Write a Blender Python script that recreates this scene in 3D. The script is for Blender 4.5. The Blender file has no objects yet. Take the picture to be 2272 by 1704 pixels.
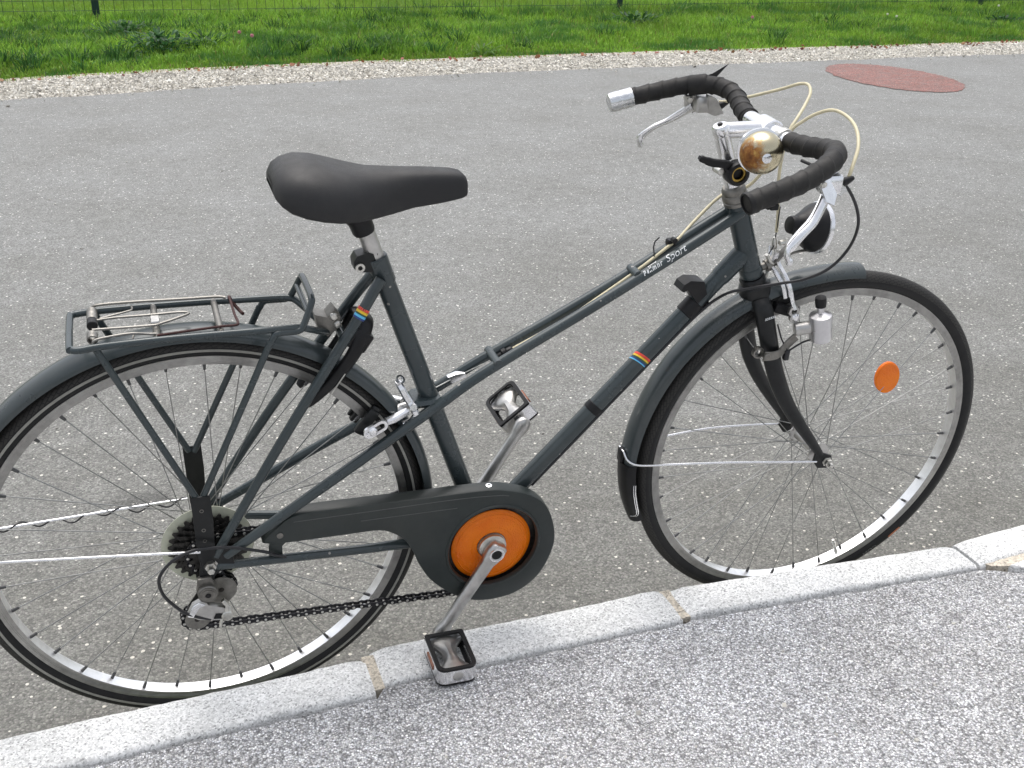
import bpy, bmesh, math, random
import numpy as np
from mathutils import Vector, Matrix

random.seed(7); rng = np.random.default_rng(7)
R = math.radians
scene = bpy.context.scene
COL = scene.collection

# ------------------------------------------------------------------ camera
cam_d = bpy.data.cameras.new("camera"); cam = bpy.data.objects.new("camera", cam_d); COL.objects.link(cam)
cam_d.sensor_width = 36.0; cam_d.lens = 38.194; cam_d.clip_start = 0.05; cam_d.clip_end = 2000
_r = Vector((0.9439, -0.3298, 0.0185)).normalized(); _f = Vector((0.3085, 0.8602, -0.4060)).normalized()
_u = _r.cross(_f).normalized(); _r = _f.cross(_u).normalized()
_m = Matrix((_r, _u, -_f)).transposed().to_4x4(); _m.translation = (-0.0452, -1.5362, 1.2468)
cam.matrix_world = _m
scene.camera = cam

# ------------------------------------------------------------------ sky, sun, exposure (bright overcast)
SUN_EL, SUN_AZ = 74.0, 0.0          # degrees; azimuth clockwise from +Y
world = bpy.data.worlds.new("World"); scene.world = world; world.use_nodes = True
wn = world.node_tree; wn.nodes.clear()
sky = wn.nodes.new("ShaderNodeTexSky"); sky.sky_type = 'NISHITA'; sky.sun_disc = False
sky.sun_elevation = R(SUN_EL); sky.sun_rotation = R(SUN_AZ)
sky.dust_density = 6.0; sky.ozone_density = 0.6; sky.air_density = 1.0; sky.altitude = 300
hsv = wn.nodes.new("ShaderNodeHueSaturation"); hsv.inputs['Saturation'].default_value = 0.32
bg = wn.nodes.new("ShaderNodeBackground"); bg.inputs['Strength'].default_value = 0.15
wo = wn.nodes.new("ShaderNodeOutputWorld")
wn.links.new(sky.outputs[0], hsv.inputs['Color']); wn.links.new(hsv.outputs[0], bg.inputs['Color']); wn.links.new(bg.outputs[0], wo.inputs['Surface'])
sun_d = bpy.data.lights.new("sun", 'SUN'); sun_d.energy = 0.6; sun_d.angle = R(60); sun_d.color = (1.0, 0.97, 0.93)
sun = bpy.data.objects.new("sun", sun_d); COL.objects.link(sun)
_d = Vector((math.sin(R(SUN_AZ))*math.cos(R(SUN_EL)), math.cos(R(SUN_AZ))*math.cos(R(SUN_EL)), math.sin(R(SUN_EL))))
sun.rotation_euler = _d.to_track_quat('Z', 'Y').to_euler(); sun.location = _d*20
vs = scene.view_settings; vs.view_transform = 'Standard'; vs.look = 'None'; vs.exposure = 0.68; vs.gamma = 1.0; vs.use_curve_mapping = False

# ================================================================== materials
def _mat(name):
    m = bpy.data.materials.new(name); m.use_nodes = True
    nt = m.node_tree; b = nt.nodes['Principled BSDF']
    return m, nt, b
def nd(nt, t, **k):
    n = nt.nodes.new(t)
    for a, v in k.items():
        if a in n.inputs: n.inputs[a].default_value = v
        else: setattr(n, a, v)
    return n
def ramp(nt, stops, interp='LINEAR'):
    r = nt.nodes.new('ShaderNodeValToRGB'); e = r.color_ramp.elements; r.color_ramp.interpolation = interp
    while len(e) < len(stops): e.new(0.5)
    for i, (p, c) in enumerate(stops):
        e[i].position = p; e[i].color = (c, c, c, 1) if isinstance(c, (int, float)) else (*c, 1)
    return r
def mixc(nt, fac, a, b, blend='MIX'):
    m = nt.nodes.new('ShaderNodeMix'); m.data_type = 'RGBA'; m.blend_type = blend
    for s, v in ((0, fac), (6, a), (7, b)):
        if hasattr(v, 'links'): nt.links.new(v, m.inputs[s])
        elif isinstance(v, (int, float)) and s == 0: m.inputs[0].default_value = v
        else: m.inputs[s].default_value = (*v, 1)
    return m.outputs[2]
def simple(name, col, rough=.5, metal=0., spec=.5, var=.25, scale=60., coat=0., bump=0., bscale=300., dust=0., dustcol=(.30, .28, .24), chips=False):
    m, nt, b = _mat(name); L = nt.links
    tc = nd(nt, 'ShaderNodeTexCoord')
    n = nd(nt, 'ShaderNodeTexNoise', Scale=scale, Detail=5.0, Roughness=.65); L.new(tc.outputs['Object'], n.inputs['Vector'])
    rp = ramp(nt, [(.3, tuple(c*(1-var) for c in col)), (.7, tuple(min(1, c*(1+var)) for c in col))]); L.new(n.outputs[0], rp.inputs[0])
    out = rp.outputs[0]
    if dust:
        n3 = nd(nt, 'ShaderNodeTexNoise', Scale=scale*.35, Detail=8.0, Roughness=.7); L.new(tc.outputs['Object'], n3.inputs['Vector'])
        r3 = ramp(nt, [(.42, 0.), (.8, dust)]); L.new(n3.outputs[0], r3.inputs[0])
        out = mixc(nt, r3.outputs[0], out, dustcol)
    if chips:
        vc = nd(nt, 'ShaderNodeTexVoronoi', Scale=38.); L.new(tc.outputs['Object'], vc.inputs['Vector'])
        sc_ = nd(nt, 'ShaderNodeSeparateColor'); L.new(vc.outputs['Color'], sc_.inputs[0])
        th = nd(nt, 'ShaderNodeMath', operation='MULTIPLY'); L.new(sc_.outputs[0], th.inputs[0]); th.inputs[1].default_value = .105
        lt = nd(nt, 'ShaderNodeMath', operation='LESS_THAN'); L.new(vc.outputs['Distance'], lt.inputs[0]); L.new(th.outputs[0], lt.inputs[1])
        out = mixc(nt, lt.outputs[0], out, (.26, .25, .23))
    L.new(out, b.inputs['Base Color'])
    b.inputs['Metallic'].default_value = metal; b.inputs['Specular IOR Level'].default_value = spec
    b.inputs['Coat Weight'].default_value = coat; b.inputs['Coat Roughness'].default_value = .12
    r2 = ramp(nt, [(.25, max(.03, rough*.75)), (.75, min(1, rough*1.25))]); L.new(n.outputs[0], r2.inputs[0]); L.new(r2.outputs[0], b.inputs['Roughness'])
    if bump:
        n2 = nd(nt, 'ShaderNodeTexNoise', Scale=bscale, Detail=3.0); L.new(tc.outputs['Object'], n2.inputs['Vector'])
        bp = nd(nt, 'ShaderNodeBump', Strength=bump, Distance=.001); L.new(n2.outputs[0], bp.inputs['Height']); L.new(bp.outputs[0], b.inputs['Normal'])
    return m

PAINT = simple('anthracite_paint', (.034, .047, .051), .26, .12, .45, .15, 9, coat=.25, dust=.10, chips=True)
GUARD = simple('mudguard_paint', (.036, .048, .052), .30, .10, .45, .15, 12, coat=.2, dust=.13)
GUARDPLASTIC = simple('chainguard_plastic', (.022, .0285, .0275), .38, 0, .40, .2, 14, dust=.09)
BLACK = simple('black_plastic', (.005, .005, .006), .40, 0, .32, .3, 80, bump=.05, dust=.03)
SATIN = simple('black_metal', (.0095, .0105, .011), .36, .05, .36, .3, 60, dust=.04)
VINYL = simple('saddle_vinyl', (.019, .019, .020), .54, 0, .40, .15, 25, bump=.3, bscale=1000, dust=.07)
TAPE = simple('bar_tape', (.011, .0105, .0105), .60, 0, .34, .25, 50, bump=.25, bscale=700, dust=.10)
ALU = simple('polished_aluminium', (.88, .88, .89), .24, 1, .5, .08, 50, bump=.03, bscale=400)
DULL = simple('dull_aluminium', (.56, .55, .53), .40, 1, .5, .2, 45, bump=.06, bscale=500)
STEEL = simple('zinc_steel', (.60, .59, .55), .34, 1, .5, .25, 70)
GREYST = simple('grey_steel', (.22, .212, .195), .45, .9, .5, .35, 60, dust=.2)
RIM = simple('rim_aluminium', (.97, .97, .965), .38, 1, .5, .12, 60, bump=.04, bscale=300)
TRACK = simple('dark_brake_track', (.34, .335, .32), .42, 1, .5, .25, 40)  # darker metal tone given to the rim's sidewall faces
SPOKE = simple('spoke_steel', (.31, .31, .30), .42, 1, .5, .3, 30)
NIP = simple('dark_nipple', (.10, .10, .10), .5, .8, .5, .3, 80)
CREAM = simple('cream_housing', (.62, .56, .38), .45, 0, .5, .12, 60)
CABLE = simple('black_housing', (.014, .014, .016), .35, 0, .5, .2, 60)
GREASE = simple('greasy_steel', (.045, .040, .036), .42, .7, .5, .45, 150, dust=.15)
COG = simple('dirty_cog', (.05, .048, .045), .45, .8, .5, .4, 120)
CHAIN = simple('oily_chain', (.035, .035, .038), .30, .9, .5, .4, 200)
FOIL = simple('silver_tape', (.74, .75, .76), .27, 1, .5, .1, 60, bump=.5, bscale=120)
RUBBER = simple('black_rubber', (.007, .007, .008), .55, 0, .34, .2, 60, dust=.06)
YPLAST = simple('yellowed_plastic', (.55, .56, .44), .4, 0, .5, .2, 25)
BOOT = simple('grey_strip', (.27, .265, .235), .45, 0, .5, .15, 60)
DYN = simple('dynamo_shell', (.66, .65, .66), .32, .9, .5, .08, 60)
WHITE = simple('white_print', (.82, .84, .84), .4, 0, .5, .08, 300)
REDCORD = simple('red_cord', (.055, .022, .020), .6, 0, .3, .3, 300)
BRASS = simple('brass_spring', (.42, .28, .07), .3, 1, .5, .2, 90)
def flat(name, c): return simple(name, c, .4, 0, .5, .05, 100)
SRED, SYEL, SGRN, SCYAN, SBLUE = (flat('decal_red', (.75, .07, .04)), flat('decal_yellow', (.85, .55, .03)), flat('decal_green', (.03, .10, .04)), flat('decal_cyan', (.12, .50, .80)), flat('decal_blue', (.02, .05, .22)))

def orange(name, facet):
    m, nt, b = _mat(name); L = nt.links
    tc = nd(nt, 'ShaderNodeTexCoord')
    v = nd(nt, 'ShaderNodeTexVoronoi', Scale=facet); L.new(tc.outputs['Object'], v.inputs['Vector'])
    n = nd(nt, 'ShaderNodeTexNoise', Scale=30., Detail=5.); L.new(tc.outputs['Object'], n.inputs['Vector'])
    rp = ramp(nt, [(.25, (.82, .165, .004)), (.8, (.94, .235, .007))]); L.new(n.outputs[0], rp.inputs[0])
    L.new(rp.outputs[0], b.inputs['Base Color']); b.inputs['Roughness'].default_value = .18
    b.inputs['Subsurface Weight'].default_value = .25; b.inputs['Subsurface Radius'].default_value = (.01, .003, .001)
    b.inputs['Specular IOR Level'].default_value = .3
    bp = nd(nt, 'ShaderNodeBump', Strength=.8, Distance=.0008); L.new(v.outputs['Distance'], bp.inputs['Height']); L.new(bp.outputs[0], b.inputs['Normal'])
    return m
ORANGE = orange('orange_reflector', 420.)

def tyre_mat(name, tread):
    m, nt, b = _mat(name); L = nt.links
    tc = nd(nt, 'ShaderNodeTexCoord'); uv = nd(nt, 'ShaderNodeUVMap', uv_map='UVMap')
    n = nd(nt, 'ShaderNodeTexNoise', Scale=55., Detail=8., Roughness=.7); L.new(tc.outputs['Object'], n.inputs['Vector'])
    rp = ramp(nt, [(.3, (.005, .005, .006)), (.62, (.011, .011, .011)), (.85, (.036, .033, .028))]); L.new(n.outputs[0], rp.inputs[0])
    b.inputs['Roughness'].default_value = .58; b.inputs['Specular IOR Level'].default_value = .35
    w = nd(nt, 'ShaderNodeTexBrick', Scale=1.0); w.offset = .5
    w.inputs['Mortar Size'].default_value = .05; w.inputs['Brick Width'].default_value = .9; w.inputs['Row Height'].default_value = .5
    w.inputs['Color1'].default_value = (1, 1, 1, 1); w.inputs['Color2'].default_value = (.85, .85, .85, 1); w.inputs['Mortar'].default_value = (0, 0, 0, 1)
    mp = nd(nt, 'ShaderNodeMapping'); mp.inputs['Scale'].default_value = (180., 9., 1.); mp.inputs['Rotation'].default_value = (0, 0, .5)
    L.new(uv.outputs[0], mp.inputs['Vector']); L.new(mp.outputs[0], w.inputs['Vector'])
    sp = nd(nt, 'ShaderNodeSeparateXYZ'); L.new(uv.outputs[0], sp.inputs[0])
    cen = nd(nt, 'ShaderNodeMath', operation='SUBTRACT'); L.new(sp.outputs[1], cen.inputs[0]); cen.inputs[1].default_value = .5
    ab = nd(nt, 'ShaderNodeMath', operation='ABSOLUTE'); L.new(cen.outputs[0], ab.inputs[0])
    mk = nd(nt, 'ShaderNodeMath', operation='LESS_THAN'); L.new(ab.outputs[0], mk.inputs[0]); mk.inputs[1].default_value = tread
    ml = nd(nt, 'ShaderNodeMath', operation='MULTIPLY'); L.new(w.outputs[0], ml.inputs[0]); L.new(mk.outputs[0], ml.inputs[1])
    L.new(mixc(nt, ml.outputs[0], rp.outputs[0], (.034, .032, .029)), b.inputs['Base Color'])
    bp = nd(nt, 'ShaderNodeBump', Strength=1., Distance=.003); L.new(ml.outputs[0], bp.inputs['Height']); L.new(bp.outputs[0], b.inputs['Normal'])
    return m
TYRE = tyre_mat('tyre_rubber', .24)

def rust_chrome():
    m, nt, b = _mat('rusty_chrome'); L = nt.links
    tc = nd(nt, 'ShaderNodeTexCoord')
    n = nd(nt, 'ShaderNodeTexNoise', Scale=70., Detail=8., Roughness=.7); L.new(tc.outputs['Object'], n.inputs['Vector'])
    g = nd(nt, 'ShaderNodeVectorMath', operation='DISTANCE'); L.new(tc.outputs['Object'], g.inputs[0]); g.inputs[1].default_value = (.806, -.080, .578)
    a = nd(nt, 'ShaderNodeMath', operation='MULTIPLY_ADD'); L.new(g.outputs['Value'], a.inputs[0]); a.inputs[1].default_value = -16.; a.inputs[2].default_value = .70
    s = nd(nt, 'ShaderNodeMath', operation='MULTIPLY_ADD'); L.new(n.outputs[0], s.inputs[0]); s.inputs[1].default_value = .9; L.new(a.outputs[0], s.inputs[2])
    rp = ramp(nt, [(.62, 0.), (.80, 1.)]); L.new(s.outputs[0], rp.inputs[0])
    rc = ramp(nt, [(.3, (.09, .03, .012)), (.5, (.30, .12, .03)), (.68, (.55, .36, .10))]); L.new(n.outputs[0], rc.inputs[0])
    L.new(mixc(nt, rp.outputs[0], (.58, .52, .36), rc.outputs[0]), b.inputs['Base Color'])
    mm = nd(nt, 'ShaderNodeMath', operation='MULTIPLY_ADD'); L.new(rp.outputs[0], mm.inputs[0]); mm.inputs[1].default_value = -.55; mm.inputs[2].default_value = 1.; L.new(mm.outputs[0], b.inputs['Metallic'])
    mr = nd(nt, 'ShaderNodeMath', operation='MULTIPLY_ADD'); L.new(rp.outputs[0], mr.inputs[0]); mr.inputs[1].default_value = .3; mr.inputs[2].default_value = .20; L.new(mr.outputs[0], b.inputs['Roughness'])
    return m
BELL = rust_chrome()

def asphalt(name, lo, mid, hi, tint, cell, chip_thr, bump, chip=(.80, .79, .76), stain=None, contrast=.5, spec=.4, rough=.75, kerbside_tint=False, chipcell=100.):
    m, nt, b = _mat(name); L = nt.links
    tc = nd(nt, 'ShaderNodeTexCoord'); P = tc.outputs['Object']
    nw = nd(nt, 'ShaderNodeTexNoise', Scale=cell*.9, Detail=2.); L.new(P, nw.inputs['Vector'])
    sc = nd(nt, 'ShaderNodeVectorMath', operation='SCALE'); L.new(nw.outputs['Color'], sc.inputs[0]); sc.inputs['Scale'].default_value = .6/cell
    ad = nd(nt, 'ShaderNodeVectorMath', operation='ADD'); L.new(P, ad.inputs[0]); L.new(sc.outputs[0], ad.inputs[1])
    v = nd(nt, 'ShaderNodeTexVoronoi', Scale=cell); L.new(ad.outputs[0], v.inputs['Vector'])
    sep = nd(nt, 'ShaderNodeSeparateColor'); L.new(v.outputs['Color'], sep.inputs[0])
    r1 = ramp(nt, [(0., lo), (.45, mid), (.9, hi), (1., hi*1.35)]); L.new(sep.outputs[0], r1.inputs[0])
    c = mixc(nt, sep.outputs[1], (1, 1, 1), tint)
    c = mixc(nt, 1., r1.outputs[0], c, 'MULTIPLY')
    # matrix between the stones
    rd = ramp(nt, [(.28, 1.), (.75, 1.-contrast)]); L.new(v.outputs['Distance'], rd.inputs[0])
    c = mixc(nt, 1., c, rd.outputs[0], 'MULTIPLY')
    # pale chips
    v2 = nd(nt, 'ShaderNodeTexVoronoi', Scale=chipcell, Randomness=1.); L.new(ad.outputs[0], v2.inputs['Vector'])
    s2 = nd(nt, 'ShaderNodeSeparateColor'); L.new(v2.outputs['Color'], s2.inputs[0])
    t1 = nd(nt, 'ShaderNodeMath', operation='GREATER_THAN'); L.new(s2.outputs[2], t1.inputs[0]); t1.inputs[1].default_value = chip_thr
    t2 = nd(nt, 'ShaderNodeMath', operation='LESS_THAN'); thr = nd(nt, 'ShaderNodeMath', operation='MULTIPLY'); L.new(s2.outputs[0], thr.inputs[0]); thr.inputs[1].default_value = .42; L.new(v2.outputs['Distance'], t2.inputs[0]); L.new(thr.outputs[0], t2.inputs[1])
    t3 = nd(nt, 'ShaderNodeMath', operation='MULTIPLY'); L.new(t1.outputs[0], t3.inputs[0]); L.new(t2.outputs[0], t3.inputs[1])
    c = mixc(nt, t3.outputs[0], c, chip)
    # broad wear
    n = nd(nt, 'ShaderNodeTexNoise', Scale=1.7, Detail=6., Roughness=.6); L.new(P, n.inputs['Vector'])
    rn = ramp(nt, [(.3, (.86, .85, .82)), (.7, (1.1, 1.1, 1.1))]); L.new(n.outputs[0], rn.inputs[0])
    c = mixc(nt, 1., c, rn.outputs[0], 'MULTIPLY')
    n5 = nd(nt, 'ShaderNodeTexNoise', Scale=16., Detail=7., Roughness=.7); L.new(P, n5.inputs['Vector'])
    rn5 = ramp(nt, [(.3, (.82, .81, .80)), (.7, (1.13, 1.13, 1.13))]); L.new(n5.outputs[0], rn5.inputs[0])
    c = mixc(nt, 1., c, rn5.outputs[0], 'MULTIPLY')
    if stain:
        st, rad = stain
        mp = nd(nt, 'ShaderNodeMapping'); mp.inputs['Location'].default_value = (-st[0]/rad[0], -st[1]/rad[1], 0); mp.inputs['Scale'].default_value = (1/rad[0], 1/rad[1], 0)
        L.new(P, mp.inputs['Vector']); ln = nd(nt, 'ShaderNodeVectorMath', operation='LENGTH'); L.new(mp.outputs[0], ln.inputs[0])
        nz = nd(nt, 'ShaderNodeTexNoise', Scale=22., Detail=4.); L.new(P, nz.inputs['Vector'])
        sm = nd(nt, 'ShaderNodeMath', operation='ADD'); L.new(ln.outputs['Value'], sm.inputs[0]); L.new(nz.outputs[0], sm.inputs[1])
        rs = ramp(nt, [(.62, .55), (.95, 1.)]); dv = nd(nt, 'ShaderNodeMath', operation='MULTIPLY'); L.new(sm.outputs[0], dv.inputs[0]); dv.inputs[1].default_value = .62
        L.new(dv.outputs[0], rs.inputs[0]); c = mixc(nt, 1., c, rs.outputs[0], 'MULTIPLY')
    if kerbside_tint:      # colour goes darker and browner towards the kerb, broken up by noise
        sp = nd(nt, 'ShaderNodeSeparateXYZ'); L.new(P, sp.inputs[0]); ng = nd(nt, 'ShaderNodeTexNoise', Scale=3.5, Detail=8., Roughness=.65); L.new(P, ng.inputs['Vector'])
        ag = nd(nt, 'ShaderNodeMath', operation='MULTIPLY_ADD'); L.new(ng.outputs[0], ag.inputs[0]); ag.inputs[1].default_value = 1.6; L.new(sp.outputs[1], ag.inputs[2])
        dg = nd(nt, 'ShaderNodeMath', operation='MULTIPLY'); L.new(ag.outputs[0], dg.inputs[0]); dg.inputs[1].default_value = .25
        rg_ = ramp(nt, [(.16, (.70, .68, .63)), (.42, (.86, .85, .825)), (.95, (1., 1., 1.))]); L.new(dg.outputs[0], rg_.inputs[0]); c = mixc(nt, 1., c, rg_.outputs[0], 'MULTIPLY')
    L.new(c, b.inputs['Base Color']); b.inputs['Roughness'].default_value = rough; b.inputs['Specular IOR Level'].default_value = spec
    iv = nd(nt, 'ShaderNodeMath', operation='SUBTRACT'); iv.inputs[0].default_value = 1.; L.new(v.outputs['Distance'], iv.inputs[1])
    hh = nd(nt, 'ShaderNodeMath', operation='MULTIPLY_ADD'); L.new(sep.outputs[2], hh.inputs[0]); hh.inputs[1].default_value = .7; L.new(iv.outputs[0], hh.inputs[2])
    bp = nd(nt, 'ShaderNodeBump', Strength=bump, Distance=.003); L.new(hh.outputs[0], bp.inputs['Height']); L.new(bp.outputs[0], b.inputs['Normal'])
    return m
ROAD = asphalt('road_asphalt', .132, .224, .318, (.93, .975, .925), 250., .932, .42, stain=((-.105, .735), (.075, .055)), contrast=.32, spec=.45, rough=.60, kerbside_tint=True, chipcell=105.)
PAVE = asphalt('pavement_asphalt', .24, .56, .88, (.92, .94, 1.), 330., .95, .7, chip=(.72, .73, .75), contrast=.57, chipcell=120.)
REDP = asphalt('red_road_paint', .15, .25, .34, (.9, .8, .75), 165., .97, .6)
def tint_red():
    nt = REDP.node_tree; b = nt.nodes['Principled BSDF']; src = b.inputs['Base Color'].links[0].from_socket
    tc = nd(nt, 'ShaderNodeTexCoord'); n = nd(nt, 'ShaderNodeTexNoise', Scale=14., Detail=6., Roughness=.7); nt.links.new(tc.outputs['Object'], n.inputs['Vector'])
    rp = ramp(nt, [(.30, .25), (.60, 1.)]); nt.links.new(n.outputs[0], rp.inputs[0])
    red = mixc(nt, 1., src, (1.40, .66, .58), 'MULTIPLY')
    nt.links.new(mixc(nt, rp.outputs[0], src, red), b.inputs['Base Color'])
tint_red()
def granite(name, c, lo=.8, hi=1.15, sc=420.):
    m, nt, b = _mat(name); L = nt.links
    tc = nd(nt, 'ShaderNodeTexCoord'); P = tc.outputs['Object']
    v = nd(nt, 'ShaderNodeTexVoronoi', Scale=sc); L.new(P, v.inputs['Vector'])
    s = nd(nt, 'ShaderNodeSeparateColor'); L.new(v.outputs['Color'], s.inputs[0])
    r1 = ramp(nt, [(0., tuple(x*lo*.55 for x in c)), (.12, tuple(x*lo for x in c)), (.6, c), (1., tuple(min(1, x*hi) for x in c))]); L.new(s.outputs[0], r1.inputs[0])
    n = nd(nt, 'ShaderNodeTexNoise', Scale=9., Detail=7., Roughness=.65); L.new(P, n.inputs['Vector'])
    r2 = ramp(nt, [(.3, (.86, .86, .85)), (.65, (1.04, 1.04, 1.04))]); L.new(n.outputs[0], r2.inputs[0])
    L.new(mixc(nt, 1., r1.outputs[0], r2.outputs[0], 'MULTIPLY'), b.inputs['Base Color']); b.inputs['Roughness'].default_value = .85; b.inputs['Specular IOR Level'].default_value = .3
    n3 = nd(nt, 'ShaderNodeTexNoise', Scale=260., Detail=4., Roughness=.7); L.new(P, n3.inputs['Vector'])
    bp = nd(nt, 'ShaderNodeBump', Strength=.5, Distance=.002); L.new(n3.outputs[0], bp.inputs['Height']); L.new(bp.outputs[0], b.inputs['Normal'])
    return m
KERB = granite('kerb_granite', (.74, .742, .735), .74, 1.22, 380.)
MORTAR = granite('sandy_mortar', (.60, .54, .45), .7, 1.2, 300.)
def vcol(name, rough=.6, sheen=0., trans=0., emphasis=1.):
    m, nt, b = _mat(name); L = nt.links
    a = nd(nt, 'ShaderNodeVertexColor', layer_name='Col'); L.new(a.outputs[0], b.inputs['Base Color'])
    b.inputs['Roughness'].default_value = rough; b.inputs['Specular IOR Level'].default_value = .3
    if trans:
        t = nd(nt, 'ShaderNodeBsdfTranslucent'); L.new(a.outputs[0], t.inputs['Color'])
        mx = nd(nt, 'ShaderNodeMixShader'); mx.inputs[0].default_value = trans
        L.new(b.outputs[0], mx.inputs[1]); L.new(t.outputs[0], mx.inputs[2]); L.new(mx.outputs[0], nt.nodes['Material Output'].inputs['Surface'])
    return m
GRASS = vcol('grass_blades', .5, trans=.38)
STONES = vcol('gravel_stones', .85)
LEAFM = vcol('leaf_litter', .6)
def soil():
    m, nt, b = _mat('meadow_ground'); L = nt.links
    tc = nd(nt, 'ShaderNodeTexCoord'); n = nd(nt, 'ShaderNodeTexNoise', Scale=3., Detail=10., Roughness=.75); L.new(tc.outputs['Object'], n.inputs['Vector'])
    rp = ramp(nt, [(.3, (.022, .045, .010)), (.55, (.045, .085, .014)), (.8, (.075, .080, .030))]); L.new(n.outputs[0], rp.inputs[0]); L.new(rp.outputs[0], b.inputs['Base Color'])
    b.inputs['Roughness'].default_value = .95
    return m
SOIL = soil()
GRAVELBED = granite('gravel_bed', (.46, .42, .36), .6, 1.3, 90.)
FENCE = simple('green_fence_steel', (.012, .040, .038), .5, .1, .5, .2, 30)
FWIRE = simple('green_wire', (.018, .06, .028), .5, .1, .5, .2, 30)

# ================================================================== mesh helpers
def V(*a): return np.array(a, float)
def unit(v): v = np.asarray(v, float); return v/np.linalg.norm(v)
def cr(pts, n=8):
    P = [np.asarray(q, float) for q in pts]; P = [2*P[0]-P[1]]+P+[2*P[-1]-P[-2]]; o = []
    for i in range(1, len(P)-2):
        for k in range(n):
            t = k/n; a, b, c, d = P[i-1:i+3]
            o.append(.5*((2*b)+(-a+c)*t+(2*a-5*b+4*c-d)*t*t+(-a+3*b-3*c+d)*t**3))
    o.append(P[-2]); return o
def frames(P, up=None):
    P = np.asarray(P, float); T = np.gradient(P, axis=0) if len(P) > 2 else np.array([P[1]-P[0]]*2)
    T /= np.linalg.norm(T, axis=1)[:, None]
    N = []; 
    if up is not None:
        for t in T:
            n = np.asarray(up, float)-t*np.dot(up, t); N.append(unit(n))
    else:
        a = V(0, 1, 0) if abs(T[0][1]) < .9 else V(1, 0, 0)
        n = unit(a-T[0]*(a@T[0]))
        for t in T:
            n = unit(n-t*(n@t)); N.append(n)
    N = np.array(N); return P, T, N, np.cross(T, N)
class MB:
    def __init__(s): s.v = []; s.f = []; s.uv = {}
    def add(s, vs, fs):
        o = len(s.v); s.v += [tuple(map(float, q)) for q in vs]; s.f += [tuple(i+o for i in f) for f in fs]; return s
    def loft(s, rings, closed=True, cap=True):
        n = len(rings[0]); vs = [q for r_ in rings for q in r_]; fs = []
        for i in range(len(rings)-1):
            for j in range(n if closed else n-1):
                a = i*n+j; b_ = i*n+(j+1) % n; fs.append((a, b_, b_+n, a+n))
        if cap and closed:
            fs.append(tuple(reversed(range(n)))); fs.append(tuple(range((len(rings)-1)*n, len(rings)*n)))
        return s.add(vs, fs)
    def tube(s, pts, r, n=12, r2=None, up=None, cap=True):
        P, T, N, Bn = frames(pts, up); rs = np.broadcast_to(r, (len(P),)) if np.ndim(r) < 2 else r
        rr2 = rs if r2 is None else np.broadcast_to(r2, (len(P),))
        a = np.linspace(0, 2*math.pi, n, endpoint=False)
        return s.loft([[P[i]+N[i]*math.cos(t)*rs[i]+Bn[i]*math.sin(t)*rr2[i] for t in a] for i in range(len(P))], cap=cap)
    def bar(s, pts, w, h, up=None):            # rectangular sweep: w along the frame normal (up), h across
        P, T, N, Bn = frames(pts, up); w = np.broadcast_to(w, (len(P),)); h = np.broadcast_to(h, (len(P),)); rg = []
        for i in range(len(P)):
            c = .22*min(w[i], h[i]); ww, hh = w[i]/2, h[i]/2
            rg.append([P[i]+N[i]*x+Bn[i]*y for x, y in ((ww, hh-c), (ww-c, hh), (-ww+c, hh), (-ww, hh-c), (-ww, -hh+c), (-ww+c, -hh), (ww-c, -hh), (ww, -hh+c))])
        return s.loft(rg)
    def lathe(s, c, ax, prof, n=24, ref=None):   # prof: (radius, along-axis)
        c = np.asarray(c, float); ax = unit(ax); ref = V(0, 1, 0) if abs(ax[1]) < .9 else V(1, 0, 0)
        e1 = unit(ref-ax*(ref@ax)); e2 = np.cross(ax, e1); a = np.linspace(0, 2*math.pi, n, endpoint=False)
        return s.loft([[c+ax*h+(e1*math.cos(t)+e2*math.sin(t))*max(r_, 1e-5) for t in a] for r_, h in prof])
    def cyl(s, a, b, r, n=16, bev=.15):
        a = np.asarray(a, float); b = np.asarray(b, float); L = np.linalg.norm(b-a); q = min(r*bev, L*.3)
        return s.lathe(a, b-a, [(r-q, 0), (r, q), (r, L-q), (r-q, L)], n)
    def sphere(s, c, r, n=12):
        k = max(4, n//2); return s.lathe(np.asarray(c, float), (0, 0, 1), [(r*math.sin(math.pi*i/k), -r*math.cos(math.pi*i/k)) for i in range(k+1)], n)
    def ring(s, c, ax, prof, n=64, uv=False):    # closed profile revolved, prof (radius, along axis)
        c = np.asarray(c, float); ax = unit(ax); ref = V(1, 0, 0) if abs(ax[0]) < .9 else V(0, 0, 1)
        e1 = unit(ref-ax*(ref@ax)); e2 = np.cross(ax, e1); m = len(prof); vs = []; fs = []; uvs = []
        for i in range(n):
            t = 2*math.pi*i/n
            vs += [c+ax*h+(e1*math.cos(t)+e2*math.sin(t))*r_ for r_, h in prof]
        for i in range(n):
            for j in range(m):
                a_ = i*m+j; b_ = i*m+(j+1) % m; d = ((i+1) % n)*m+(j+1) % m; e = ((i+1) % n)*m+j
                fs.append((a_, b_, d, e)); uvs.append(((i/n, j/m), (i/n, (j+1)/m), ((i+1)/n, (j+1)/m), ((i+1)/n, j/m)))
        if uv:
            for k, q in enumerate(uvs): s.uv[len(s.f)+k] = q
        return s.add(vs, fs)
    def arc(s, c, rfun, t0, t1, prof, n=60):      # closed profile (y, dr) swept about the Y axis through c, angles in degrees from +X towards +Z
        rg = []
        for i in range(n+1):
            t = R(t0+(t1-t0)*i/n); r0 = rfun(t0+(t1-t0)*i/n); e = V(math.cos(t), 0, math.sin(t))
            rg.append([np.asarray(c, float)+e*(r0+dr)+V(0, y, 0) for y, dr in prof])
        return s.loft(rg)
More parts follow.
